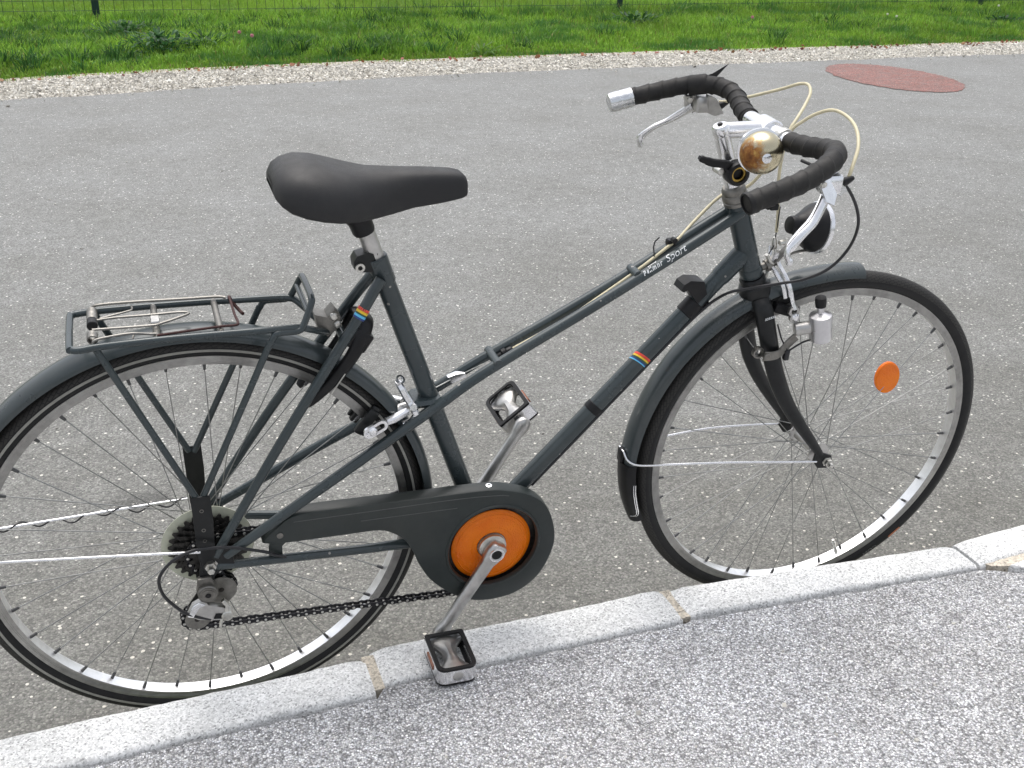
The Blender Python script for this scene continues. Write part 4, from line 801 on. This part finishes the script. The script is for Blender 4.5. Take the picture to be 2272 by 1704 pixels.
# ---- mudguards
GPROF = [(-.0245, -.0170), (-.0236, -.0112), (-.0200, -.0062), (-.0130, -.0022), (-.0065, -.0005), (0, 0), (.0065, -.0005), (.0130, -.0022), (.0200, -.0062), (.0236, -.0112), (.0245, -.0170), (.0232, -.0170), (.0222, -.0118), (.0190, -.0075), (.0125, -.0036), (0, -.0015), (-.0125, -.0036), (-.0190, -.0075), (-.0222, -.0118), (-.0232, -.0170)]
m = MB(); m.arc((0, 0, 0), lambda t: .3600+.010*np.clip((t-70)/110, 0, 1), -2, 196, GPROF, 110); rmud = part('rear_mudguard', m, GUARD, smooth=50)
for P, sg in (([(-.020, .064, .0308), (-.10, .055, .036), (-.2868, .030, .0491), (-.358, .024, .055)], 1), ([(-.0138, -.072, .0252), (-.10, -.058, .0275), (-.2863, -.030, .0321), (-.358, -.025, .036)], -1)):
    s_ = MB(); s_.tube(cr(P, 6), .0022, 10); sub(rmud, 'stay_wire', s_, ALU)
q = []; a0 = V(-.020, .064, .0308); a1 = V(-.358, .024, .055)
for k in range(150):
    t = k/149; c = a0+(a1-a0)*t; q.append(c+V(0, .0045*math.cos(t*46), .0045*math.sin(t*46)-.002-.004*math.sin(t*9)**2))
s_ = MB(); s_.tube(q, .0013, 6); sub(rmud, 'lamp_wire', s_, CABLE)
m = MB(); fc = (FC.x, 0, FC.z)
m.arc(fc, lambda t: float(np.interp(t, [84, 100, 125, 145, 175, 200], [.357, .359, .370, .3745, .3745, .371])), 86, 183, GPROF, 80); fmud = part('front_mudguard', m, GUARD, True, smooth=50)
s_ = MB(); FP = [(-.0255, -.020), (-.0250, -.010), (-.0190, -.003), (-.0090, .0012), (0, .0020), (.0090, .0012), (.0190, -.003), (.0250, -.010), (.0255, -.020), (.0235, -.020), (.0230, -.0115), (.0170, -.0050), (0, -.0002), (-.0170, -.0050), (-.0230, -.0115), (-.0235, -.020)]
rg = []
for i in range(21):
    tdeg = 178+20.5*i/20; t = R(tdeg); r0 = .3750-.0125*(i/20)**1.5; k_ = 1-.25*(i/20)**3; e = V(math.cos(t), 0, math.sin(t)); rg.append([np.array(fc)+e*(r0+dr)+V(0, y_*k_, 0) for y_, dr in FP])
s_.loft(rg); flap = sub(fmud, 'mud_flap', s_, BLACK)
q = []
for a_, y_, dr in [(184.2, -.0262, -.016), (187, -.0262, -.016), (191, -.0255, -.018), (194.5, -.0245, -.019), (196, -.0205, -.016), (196.4, -.014, -.010)]:
    t = R(a_); q.append(np.array(fc)+V(math.cos(t), 0, math.sin(t))*(.3700+dr)+V(0, y_, 0))
s_ = MB(); s_.tube(cr(q, 6), .0011, 6); s_.tube([z+V(-.0035, .0, .0008) for z in cr(q, 6)], .0008, 6); sub(fmud, 'flap_trim', s_, ALU)
for sg in (-1, 1):
    P = [(1.0560, sg*.0655, .0040), (1.00, sg*.064, .010), (.8964, sg*.057, .0195), (.7900, sg*.043, .0215), (.7450, sg*.034, .0195), (.7200, sg*.027, .0200), (.7065, sg*.020, .0270), (.7030, sg*.010, .0370), (.7020, sg*.004, .0380)]
    s_ = MB(); s_.tube(cr(P, 6), .0021, 10); sub(fmud, 'stay_wire', s_, ALU)
s_ = MB(); s_.box((.7040, 0, .0260), (.010, .018, .026)); sub(fmud, 'stay_clip', s_, BLACK)

# ---- cranks, guard, chain
CD = unit(V(-.5566, 0, -.8306))
def crank(sg, d, yb, name):
    rg = []; c = BB+V(0, yb, 0); n = unit(np.cross(d, Y)); m2 = MB()
    L = [(-.0165, .010, .009), (-.012, .0150, .010), (0, .0170, .010), (.012, .0150, .0095), (.022, .0118, .0075), (.05, .0110, .007), (.12, .0098, .0065), (.148, .0098, .0068), (.158, .0125, .0070), (.170, .0138, .0072), (.180, .0105, .0070), (.1838, .005, .006)]
    for h, w_, t_ in L:
        y_ = sg*.012*np.clip(h/.17, 0, 1); p_ = c+d*h+V(0, y_, 0); cc_ = .35
        rg.append([p_+n*a*w_+Y*b*t_ for a, b in ((1, -.55), (1, .55), (.72, 1), (-.72, 1), (-1, .55), (-1, -.55), (-.72, -1), (.72, -1))])
    m2.loft(rg); o = part('crank', m2, DULL, smooth=50)
    s2 = MB(); e = c+V(0, sg*.0095, 0); s2.ring(e, Y, [(.0128, -.002), (.0128, .0022), (.0100, .0022), (.0100, -.002)], 24); sub(o, 'boss_ring', s2, ALU)
    s2 = MB(); s2.cyl(e-V(0, sg*.004, 0), e+V(0, sg*.0008, 0), .0100, 20); sub(o, 'dust_cap', s2, BLACK)
    pe = c+d*.170+V(0, sg*(.012), 0); s2 = MB(); s2.cyl(pe-V(0, sg*.0068, 0), pe+V(0, sg*.0082, 0), .0080, 18); sub(o, 'pedal_eye', s2, GREYST)
    return pe
peR = crank(-1, CD, -.0700, 'r'); peL = crank(1, -CD, .0700, 'l')
m = MB(); m.cyl(BB+Y*-.068, BB+Y*.066, .0085, 16); m.lathe(BB+Y*-.062, Y, [(.017, 0), (.0235, .003), (.0235, .008), (.017, .010)], 28); part('crank_axle', m, STEEL)
# chainring with teeth + orange reflector disc
m = MB(); nT = 46; pr = []
for i in range(nT*4): a = 2*math.pi*i/(nT*4); rr = .0965 if i % 4 in (1, 2) else .0915; pr.append(BB+V(rr*math.cos(a), -.0435, rr*math.sin(a)))
m.prism(pr, (0, -.0025, 0)); ringp = part('chainring', m, GREASE, smooth=None)
s_ = MB(); prof = [(.0245, -.0020), (.0255, -.0045), (.045, -.0060), (.0640, -.0048), (.0690, -.0020), (.0690, 0), (.0245, 0)]; s_.ring(BB+Y*-.0475, Y, prof, 72); 
disc = sub(ringp, 'orange_disc', s_, ORANGE)
for rr in (.0355, .0420, .0485, .0550, .0615):
    s_ = MB(); s_.ring(BB+Y*-.0530, Y, [(rr-.0012, .0008), (rr, -.0002), (rr+.0012, .0008)], 60); sub(ringp, 'disc_ridge', s_, ORANGE)
s_ = MB(); s_.ring(BB+Y*-.0500, Y, [(.0245, 0), (.0245, -.003), (.0100, -.003), (.0100, 0)], 40); sub(ringp, 'spider', s_, DULL)
for k in range(5):
    a = R(72*k+20); s_ = MB(); c = BB+V(.0185*math.cos(a), -.0530, .0185*math.sin(a)); s_.cyl(c, c-Y*.0016, .0026, 10); sub(ringp, 'ring_bolt', s_, SATIN)
# chain guard
GO = [(.0782, .0197), (.0988, .0404), (.1331, .0590), (.2335, .0575), (.3354, .0535), (.3904, .0520), (.4400, .0490), (.4677, .0430), (.5078, .0270), (.5393, -.0035), (.556, -.0537), (.5539, -.0948), (.532, -.1423), (.4946, -.1706), (.4508, -.1773), (.4097, -.1695), (.3744, -.1467), (.3424, -.1139), (.324, -.0815), (.3111, -.0479), (.2985, -.0241), (.2787, -.0061), (.2543, .0044), (.194, .0068), (.1097, .0096), (.0825, .0140)]
def closed_cr(P, n):
    Q = [np.array(q, float) for q in P]; N_ = len(Q); o = []
    for i in range(N_):
        a, b, c, d = Q[(i-1) % N_], Q[i], Q[(i+1) % N_], Q[(i+2) % N_]
        for k in range(n):
            t = k/n; o.append(.5*((2*b)+(-a+c)*t+(2*a-5*b+4*c-d)*t*t+(-a+3*b-3*c+d)*t**3))
    return o
out2 = closed_cr(GO, 5); hc2 = np.array((.4470, -.0630)); hr2 = .0765; NH = 64
def guard_mesh():
    bm = bmesh.new(); nO = len(out2); cen = np.mean(out2, axis=0)
    def inset(P, d):
        o = []
        for i in range(len(P)):
            t = P[(i+1) % len(P)]-P[i-1]; nn = np.array((t[1], -t[0])); nn = nn/np.linalg.norm(nn); o.append(P[i]-nn*d*SGN)
        return o
    area = sum(out2[i][0]*out2[(i+1) % nO][1]-out2[(i+1) % nO][0]*out2[i][1] for i in range(nO)); SGN = 1 if area > 0 else -1
    rows = [(out2, -.0395), (out2, -.0600), (inset(out2, .0012), -.0628), (inset(out2, .0042), -.0640)]
    R_ = [[bm.verts.new((x, y, z)) for (x, z) in P] for P, y in rows]
    for A, B_ in zip(R_[:-1], R_[1:]):
        for i in range(nO): bm.faces.new((A[i], A[(i+1) % nO], B_[(i+1) % nO], B_[i]))
    H = [[bm.verts.new((hc2[0]+rr*math.cos(2*math.pi*i/NH), y, hc2[1]+rr*math.sin(2*math.pi*i/NH))) for i in range(NH)] for rr, y in ((hr2+.006, -.0640), (hr2+.0045, -.0665), (hr2+.0015, -.0668), (hr2, -.0645), (hr2-.0005, -.0580))]
    for A, B_ in zip(H[:-1], H[1:]):
        for i in range(NH): bm.faces.new((A[i], A[(i+1) % NH], B_[(i+1) % NH], B_[i]))
    ed = [bm.edges.get((R_[-1][i], R_[-1][(i+1) % nO])) for i in range(nO)]+[bm.edges.get((H[0][i], H[0][(i+1) % NH])) for i in range(NH)]
    bmesh.ops.triangle_fill(bm, edges=ed, use_beauty=True)
    bmesh.ops.recalc_face_normals(bm, faces=bm.faces)
    me = bpy.data.meshes.new('chain_guard'); bm.to_mesh(me); bm.free()
    me.polygons.foreach_set('use_smooth', [True]*len(me.polygons)); me.set_sharp_from_angle(angle=R(35)); me.materials.append(GUARDPLASTIC); return me
cg = bpy.data.objects.new('chain_guard', guard_mesh()); COL.objects.link(cg); cg.parent = bike; cg.matrix_basis = LIFT
GRV = simple('groove_edge', (.085, .088, .085), .5, 0, .5, .2, 60)
s_ = MB(); s_.tube(cr([(.125, -.0641, .0475), (.2423, -.0641, .0450), (.3825, -.0641, .0420), (.4500, -.0641, .0370), (.4700, -.0641, .0330)], 8), .0007, 5); s_.tube([(.2277, -.0641, .0297), (.383, -.0641, .0250)], .0007, 5); sub(cg, 'raised_line', s_, GRV)
for P in ((.1035, -.0645, .0270),):
    s_ = MB(); s_.lathe(P, -Y, [(.0050, -.001), (.0050, .0012), (.0032, .0020), (.0, .002)], 14); sub(cg, 'screw', s_, GREYST)
s_ = MB(); s_.lathe((.4395, -.0500, .0485), (0, -.1, 1), [(.0050, -.002), (.0050, .0016), (.0022, .0020), (.0020, .0)], 16); sub(cg, 'screw', s_, ALU)
s_ = MB(); s_.prism([(.0880, -.0610, .0130), (.1130, -.0610, .0110), (.1060, -.0610, .0040), (.1060, -.0610, -.018), (.0860, -.0610, -.018), (.0860, -.0610, .0040)], (0, .004, 0)); sub(cg, 'mounting_tab', s_, GUARDPLASTIC)

# freewheel and protector
m = MB(); m.ring((0, -.0205, 0), Y, [(.0690, 0), (.0690, .0012), (.0300, .0012), (.0300, 0)], 60); part('spoke_protector', m, YPLAST)
m = MB(); m.cyl((0, -.022, 0), (0, -.052, 0), .022, 24); free = part('freewheel', m, COG)
for i, tc_ in enumerate((28, 24, 21, 18, 16, 14)):
    rr = tc_*.0127/(2*math.pi); yy = -.0255-.0050*i; pr = []
    for k in range(tc_*4): a = 2*math.pi*k/(tc_*4)+i*.1; q = rr+.0032 if k % 4 in (1, 2) else rr-.0030; pr.append(V(q*math.cos(a), yy, q*math.sin(a)))
    s_ = MB(); s_.prism(pr, (0, -.0020, 0)); sub(free, 'cog', s_, COG, smooth=None)
# derailleur
m = MB(); m.cyl((-.0100, -.0620, -.0470), (-.0100, -.0830, -.0470), .0150, 28, .1); m.lathe((-.0100, -.0830, -.0470), -Y, [(.0125, -.001), (.0125, .001), (.0100, .0012), (.0100, .0022), (.0045, .0022), (.0042, .0)], 28); m.prism([(-.022, -.066, -.022), (-.003, -.066, -.020), (.004, -.066, -.045), (-.010, -.066, -.062), (-.026, -.066, -.045)], (0, -.010, 0), .05)
der = part('derailleur', m, GREYST)
s_ = MB(); s_.cyl((-.0100, -.0850, -.0470), (-.0100, -.0862, -.0470), .0040, 12); sub(der, 'hex_socket', s_, BLACK)
s_ = MB(); s_.prism([(-.0430, -.076, -.0780), (-.0340, -.076, -.0600), (-.0220, -.076, -.0540), (-.0130, -.076, -.0600), (-.0120, -.076, -.0640), (.0110, -.076, -.0740), (.0200, -.076, -.0830), (.0190, -.076, -.0960), (.0050, -.076, -.0975), (-.0280, -.076, -.0900)], (0, -.010, 0), .05); sub(der, 'link_plate', s_, DULL)
s_ = MB(); s_.prism([(-.0430, -.086, -.0780), (-.0340, -.086, -.0610), (-.0240, -.086, -.0560), (-.0160, -.086, -.0610), (-.0250, -.086, -.0640), (-.0350, -.086, -.0810)], (0, -.003, 0), .04); sub(der, 'link_edge', s_, ALU)
s_ = MB(); s_.prism([(-.002, -.0865, -.0830), (.0120, -.0865, -.0860), (.0110, -.0865, -.0940), (-.006, -.0865, -.0910)], (0, -.001, 0)); sub(der, 'link_slot', s_, BLACK)
s_ = MB(); s_.cyl((.0145, -.072, -.0900), (.0145, -.0890, -.0900), .0088, 20); s_.ring((.0145, -.0885, -.0900), Y, [(.0070, 0), (.0070, -.0018), (.0048, -.0018), (.0048, 0)], 18); s_.bar([(.010, -.080, -.064), (.016, -.082, -.072), (.014, -.083, -.084)], .010, .006, (0, 1, 0)); s_.cyl((.0060, -.083, -.0960), (.0030, -.083, -.1120), .0024, 8); sub(der, 'pivot', s_, STEEL)
s_ = MB(); up_c = V(.0110, -.045, -.0640); lo_c = V(-.0290, -.045, -.1140)
def cage(y_, w_):
    dd = unit(lo_c-up_c); nn = unit(np.cross(dd, Y)); P = []
    for k in range(15): a = math.pi*k/14; P.append(up_c+(-dd*math.sin(a)+nn*math.cos(a))*.0235+V(0, y_, 0))
    for k in range(15): a = math.pi*k/14; P.append(lo_c+(dd*math.sin(a)-nn*math.cos(a))*.0185+V(0, y_, 0))
    s2 = MB(); s2.prism(P, (0, w_, 0), .0); return s2
sub(der, 'cage_plate', cage(-.0085, -.0018), GREYST); sub(der, 'cage_plate', cage(.0070, .0018), GREYST)
for c in (up_c, lo_c):
    pr = []
    for k in range(40): a = 2*math.pi*k/40; q = .0225 if k % 4 in (1, 2) else .0190; pr.append(c+V(q*math.cos(a), .0022, q*math.sin(a)))
    s_ = MB(); s_.prism(pr, (0, -.0044, 0)); s_.cyl(c+Y*-.0108, c+Y*.010, .0045, 12); sub(der, 'pulley', s_, GREASE, smooth=None)
DC = [(.110, -.064, -.0150), (.0916, -.068, -.0040), (.0821, -.071, .0045), (.0560, -.076, .0190), (.0256, -.080, .0320), (-.0159, -.086, .0412), (-.040, -.090, .0390), (-.056, -.092, .0311), (-.070, -.095, .0180), (-.0761, -.095, .0036), (-.0755, -.095, -.0120), (-.0706, -.094, -.0292), (-.060, -.091, -.0490), (-.0469, -.088, -.0680), (-.0300, -.086, -.0820), (-.010, -.084, -.0930)]
m = MB(); m.tube(cr(DC, 6), .0025, 10); part('derailleur_cable', m, CABLE)
# chain: links along a loop
def circ(c, r_, a0, a1, n): return [c+V(r_*math.cos(R(a)), 0, r_*math.sin(R(a))) for a in np.linspace(a0, a1, n)]
yc = -.045; Bc = V(BB[0], yc, BB[2]); Rc = V(0, yc, 0)
path = circ(Bc, .0945, 96, -96, 40)+circ(V(lo_c[0], yc, lo_c[2]), .0215, -92, -215, 8)+circ(V(up_c[0], yc, up_c[2]), .0215, -35, 75, 8)+circ(Rc, .0325, -70, -268, 20)
path = [np.array(q) for q in path]; path.append(path[0])
L = np.r_[0, np.cumsum([np.linalg.norm(b-a) for a, b in zip(path[:-1], path[1:])])]; nl = int(L[-1]/.0127); nl -= nl % 2
pos = [np.array([np.interp(t, L, [p_[k] for p_ in path]) for k in range(3)]) for t in np.linspace(0, L[-1], nl+1)]
m = MB(); PIN = []
for i in range(nl):
    a, b = pos[i], pos[i+1]; d = unit(b-a); nn = np.cross(d, Y); w_ = .0030 if i % 2 else .0046
    for sg in (-1, 1):
        pl = []
        for h, k in ((-.0036, 0), (-.0026, .0036), (.002, .0042), (.00635, .0030), (.0107, .0042), (.0153, .0036), (.0163, 0), (.0153, -.0036), (.0107, -.0042), (.00635, -.0030), (.002, -.0042), (-.0026, -.0036)): pl.append(a+d*h+nn*k+V(0, sg*w_, 0))
        m.prism(pl, (0, sg*.0011, 0))
    PIN.append(len(m.f)); m.cyl(a-Y*.0066, a+Y*.0066, .0023, 8); PIN.append(len(m.f))
chain = part('chain', m, CHAIN, smooth=30); chain.data.materials.append(STEEL)
for a_, b_ in zip(PIN[::2], PIN[1::2]):
    for i in range(a_, b_): chain.data.polygons[i].material_index = 1

# ---- pedals
def pedal(c, ex, sg, name):
    ex = unit(ex); ez = np.cross(ex, Y); ez = ez if ez[2] > 0 else -ez; y0 = .010; y1 = .094
    f = lambda a, b, h: c+ex*a+V(0, sg*b, 0)+ez*h
    m2 = MB()                                        # hourglass body
    rg = []
    for b, w_, h_ in ((.007, .0300, .0100), (.012, .0300, .0105), (.024, .0190, .0115), (.038, .0125, .0125), (.050, .0110, .0125), (.062, .0150, .0115), (.076, .0260, .0105), (.088, .0300, .0095)):
        rg.append([f(a*w_, b, k*h_) for a, k in ((1, .25), (.8, .55), (.3, 1), (-.3, 1), (-.8, .55), (-1, .25), (-1, -.25), (-.8, -.55), (-.3, -1), (.3, -1), (.8, -.55), (1, -.25))])
    m2.loft(rg); o = part('pedal', m2, DULL, smooth=30)
    def rect(hw, b0, b1, rad_, h):
        P = []
        for cx, cb, a0 in ((hw-rad_, b1-rad_, 0), (-hw+rad_, b1-rad_, 90), (-hw+.004, b0+.004, 180), (hw-.004, b0+.004, 270)):
            r0 = rad_ if a0 < 180 else .004
            for k in range(5): a = R(a0+22.5*k); P.append(f(cx+r0*math.cos(a), cb+r0*math.sin(a), h))
        return P
    s2 = MB(); O = [rect(.0330, .004, .094, .014, h) for h in (-.0125, .0125)]; I = [rect(.0305, .0065, .0915, .012, h) for h in (.0125, -.0125)]
    n = len(O[0]); rgs = O+I+[O[0]]; s2.loft(rgs, cap=False); sub(o, 'cage_band', s2, ALU)
    for hs in (1, -1):
        s2 = MB(); O2 = [rect(.0328, .0045, .0938, .014, hs*h) for h in (.0126, .0165)]; I2 = [rect(.0262, .0110, .0880, .009, hs*h) for h in (.0165, .0126)]
        s2.loft(O2+I2+[O2[0]], cap=False); sub(o, 'rubber_tread', s2, RUBBER)
    for k in (-1, 1):
        s2 = MB(); s2.box(f(k*.0335, .048, 0), (.003, .034, .009), np.array(Matrix((ex, Y, ez)).transposed())); sub(o, 'side_reflector', s2, simple('amber_lens', (.26, .10, .055), .2, 0, .5, .2, 100))
    s2 = MB(); s2.cyl(f(0, -.004, 0), f(0, .02, 0), .0075, 14); sub(o, 'spindle', s2, SATIN)
    s2 = MB(); s2.lathe(f(0, .090, 0), V(0, sg, 0), [(.0105, -.004), (.0105, .003), (.008, .0050), (.0, .0052)], 18); sub(o, 'bearing_cap', s2, DULL)
    return o
pedal(peR+V(0, -.012, 0), V(1, 0, -.02), -1, 'r'); pedal(peL+V(0, .012, 0), V(.78, 0, .62), 1, 'l')

# ---- rear brake
m = MB(); m.cyl((.330, -.004, .1930), (.298, -.004, .1870), .0060, 14); m.lathe((.3060, -.010, .1890), (-.9, -.3, -.1), [(.0085, 0), (.0090, .004), (.0070, .010), (.0, .012)], 16); rb = part('rear_brake', m, DULL)
arms(rb, [([(.3035, .004, .2290), (.3060, -.006, .2240), (.3110, -.012, .2130), (.3165, -.016, .2030), (.3215, -.020, .1955), (.3235, -.022, .1880)], [.013, .016, .012, .011, .013, .011], .011),
          ([(.3225, -.024, .1900), (.3245, -.026, .1830), (.3190, -.027, .1750), (.3100, -.028, .1715), (.3020, -.029, .1710)], .011, .011),
          ([(.3120, -.022, .1900), (.3000, -.028, .1890), (.2860, -.036, .1880), (.2740, -.041, .1880)], [.011, .012, .013, .011], .010),
          ([(.3120, .012, .1900), (.3000, .024, .1890), (.2860, .036, .1860), (.2600, .043, .1800)], .010, .008)], ALU)
s_ = MB()
for hw in (.0090,):
    dq = unit(V(.2690, 0, .1870)-V(.2455, 0, .1745)); nq = np.cross(dq, Y); c1_ = V(.2665, -.0430, .1855); c2_ = V(.2475, -.0430, .1755); P = []; Q = []
    for k in range(9): a = math.pi*k/8; P.append(c1_+(dq*math.sin(a)+nq*math.cos(a))*hw); Q.append(c1_+(dq*math.sin(a)+nq*math.cos(a))*.0045)
    for k in range(9): a = math.pi*k/8; P.append(c2_+(-dq*math.sin(a)-nq*math.cos(a))*hw); Q.append(c2_+(-dq*math.sin(a)-nq*math.cos(a))*.0045)
    s_.loft([P, [z-Y*.005 for z in P], [z-Y*.005 for z in Q], Q, P], cap=False)
sub(rb, 'arm_slot', s_, ALU)
s_ = MB(); s_.lathe((.2520, -.0470, .1785), -Y, [(.0045, -.010), (.0072, 0), (.0072, .003), (.0048, .006), (.0, .007)], 16); s_.cyl((.2455, -.049, .1745), (.2455, -.0515, .1745), .0035, 8); sub(rb, 'shoe_nut', s_, ALU)
s_ = MB(); s_.ring((.3060, 0, .2345), unit(V(.3, -.6, .75)), [(.0075, -.002), (.0075, .002), (.0045, .002), (.0045, -.002)], 20); s_.cyl((.3205, -.022, .1965), (.3205, -.0280, .1985), .0062, 14); sub(rb, 'cable_ring', s_, ALU)
for sg in (-1, 1):
    s_ = MB(); s_.box((.2500, sg*.0185, .1830), (.013, .011, .052), np.array(Matrix.Rotation(R(36), 3, 'Y')@Matrix.Rotation(0, 3, 'X'))); s_.box((.2480, sg*.026, .1830), (.017, .006, .044), np.array(Matrix.Rotation(R(36), 3, 'Y'))); sub(rb, 'brake_shoe', s_, SATIN)

# ---- ring lock round the rear wheel
rdr = unit(V(.555, 0, .83)); tg = np.cross(Y, rdr)
U_ = [(.276, .030), (.292, .032), (.335, .033), (.375, .034), (.402, .033), (.420, .024), (.428, .010)]
TGC = np.interp([r_ for r_, _ in U_], [.276, .30, .34, .37, .41, .43], [.003, .010, .019, .021, .017, .014])
PP = [rdr*r_+tg*t_+V(0, -y_, 0) for (r_, y_), t_ in zip(U_, TGC)]+[rdr*r_+tg*t_+V(0, y_, 0) for (r_, y_), t_ in list(zip(U_, TGC))[::-1]]
q = cr(PP, 6); n = len(q); wl = np.interp(np.linspace(0, 1, n), [0, .03, .10, .3, .5, .7, .9, .97, 1], [.004, .007, .009, .0115, .018, .0115, .009, .007, .004])
m = MB(); m.tube(q, wl, 14, r2=.0075, up=tuple(tg)); lock = part('ring_lock', m, BLACK, smooth=45)
s_ = MB(); s_.box(rdr*.402+tg*.016+V(0, -.026, 0), (.036, .020, .030), np.array(Matrix((tg, Y, rdr)).transposed())); sub(lock, 'lock_body', s_, BLACK)
s_ = MB(); P = [rdr*r_+V(0, -y_-.0062, 0)+tg*.024 for r_, y_ in ((.295, .032), (.315, .033), (.350, .034))]; s_.tube(cr(P, 5), .0010, 6); sub(lock, 'edge_trim', s_, STEEL)

# ---- luggage rack
def rk(name, P, r_, n=6, parent=None, mat=PAINT):
    s2 = MB(); s2.tube(cr(P, n) if n else P, r_, 12); return sub(parent, name, s2, mat) if parent else part(name, s2, mat)
RN = [(.196, -.010, .3330), (.188, -.020, .3390), (.165, -.046, .3580), (.152, -.051, .3640), (.120, -.053, .3660), (.0, -.055, .3690), (-.100, -.0565, .3690), (-.135, -.058, .3670), (-.1445, -.054, .3670), (-.1475, -.046, .3672)]
rack = rk('luggage_rack', RN+[(x, -y, z) for x, y, z in RN[::-1]], .0050, 5)
for sg in (-1, 1):
    hoopP = [(.110, sg*.058, .3500), (.1165, sg*.0565, .3600), (.128, sg*.0555, .3615), (.148, sg*.055, .3615), (.1560, sg*.053, .3680), (.1690, sg*.046, .3960), (.1705, sg*.040, .4020), (.1710, sg*.030, .4035), (.1712, 0, .4038)]
    rk('hoop', hoopP, .0048, 5, rack)
    rk('strut', [(.1100, sg*.058, .3520), (-.0030, sg*.0665, .1150)], .0050, 0, rack); rk('strut', [(-.1150, sg*.055, .3640), (-.0110, sg*.0665, .1170)], .0050, 0, rack)
    s_ = MB(); y0 = sg*.0695; s_.prism([(-.020, y0, .1220), (.008, y0, .1220), (.009, y0, .080), (.007, y0, .020), (.004, y0, -.014), (-.014, y0, -.014), (-.018, y0, .020), (-.019, y0, .080)], (0, sg*.0032, 0), .02); pl_ = sub(rack, 'foot_plate', s_, SATIN)
    for zz in (.098, .064, .045):
        s_ = MB(); s_.ring((-.006, sg*.0728, zz), Y, [(.0030, -.0004), (.0030, .0004), (.0020, .0004), (.0020, -.0004)], 14); sub(rack, 'plate_mark', s_, GREYST)
for x_, w_ in ((-.0374, .0550), (.0451, .0540)): rk('cross_bar', [(x_, -w_, .3690), (x_, w_, .3690)], .0046, 0, rack, GREYST)
rk('cross_bar', [(.1640, -.047, .3850), (.1640, .047, .3850)], .0042, 0, rack)
# spring clip
SW = simple('worn_wire', (.27, .26, .24), .45, .9, .5, .3, 60)
s_ = MB(); zt = .3745
s_.tube(cr([(-.118, -.0540, .3720), (-.112, -.053, .3775), (-.070, -.050, .3800), (-.038, -.046, .3740), (.02, -.044, .3745)], 6)[:19], .0018, 8)
s_.tube(cr([(-.118, .0540, .3720), (-.112, .053, .3790), (-.070, .052, .3800), (.0, .050, .3785), (.050, .049, .3775), (.062, .046, .3760)], 6), .0021, 8)
s_.tube(cr([(-.118, .012, zt), (-.09, .012, zt+.002), (-.045, .006, zt+.004), (-.005, .006, zt+.004), (.008, 0, zt+.004), (-.005, -.010, zt+.004), (-.030, -.022, zt+.003), (-.045, -.026, zt+.003), (-.118, -.020, zt+.002)], 6), .0018, 8)
s_.tube(cr([(-.108, .018, zt), (-.075, .030, zt+.001), (-.066, .036, zt+.001), (-.0660, .052, zt)], 5), .0014, 8); s_.tube([(-.070, -.053, .3700), (-.066, -.044, .3760), (-.0655, -.036, .3740)], .0014, 8)
for c_y in (.030, .014, -.046):
    k_ = np.linspace(0, 8*2*math.pi, 90); s_.tube([(-.1180+.0062*math.cos(a), c_y+.016*a/k_[-1], .3740+.0062*math.sin(a)) for a in k_], .0013, 5)
sub(rack, 'spring_clip', s_, SW)
s_ = MB(); s_.box((-.0374, -.006, .3745), (.012, .022, .008)); sub(rack, 'clip_bracket', s_, DULL)
s_ = MB(); s_.cyl((-.118, .012, .374), (-.118, -.004, .374), .0072, 14); sub(rack, 'clip_pivot', s_, BLACK)
cord = cr([(-.0374, -.052, .3745), (.0, -.050, .3755), (.045, -.046, .3755), (.066, -.044, .3745), (.070, -.030, .3720), (.069, .0, .3700), (.068, .034, .3730), (.067, .052, .3750)], 6)
m = MB(); m.tube(cord, .0019, 8); m.tube(cr([(.067, .052, .3750), (.072, .050, .3650), (.080, .040, .3560), (.083, .030, .3560)], 5), .0025, 8); sub(rack, 'elastic_cord', m, REDCORD)
# rack bracket on the seat stays
s_ = MB(); s_.prism([(.1780, -.014, .3640), (.1960, -.014, .3580), (.2070, -.014, .3700), (.2160, -.014, .3560), (.2140, -.014, .3400), (.1960, -.014, .3260), (.1820, -.014, .3400)], (0, .028, 0), .04); br = sub(rack, 'seat_stay_bracket', s_, GREYST)
for P in ((.2050, 0, .3590), (.2105, 0, .3460)):
    s_ = MB(); p_ = V(*P)-Y*.0145; s_.lathe(p_, -Y, [(.0058, -.001), (.0058, .0025), (.0040, .0045), (.0, .0048)], 14); sub(rack, 'bracket_bolt', s_, STEEL)
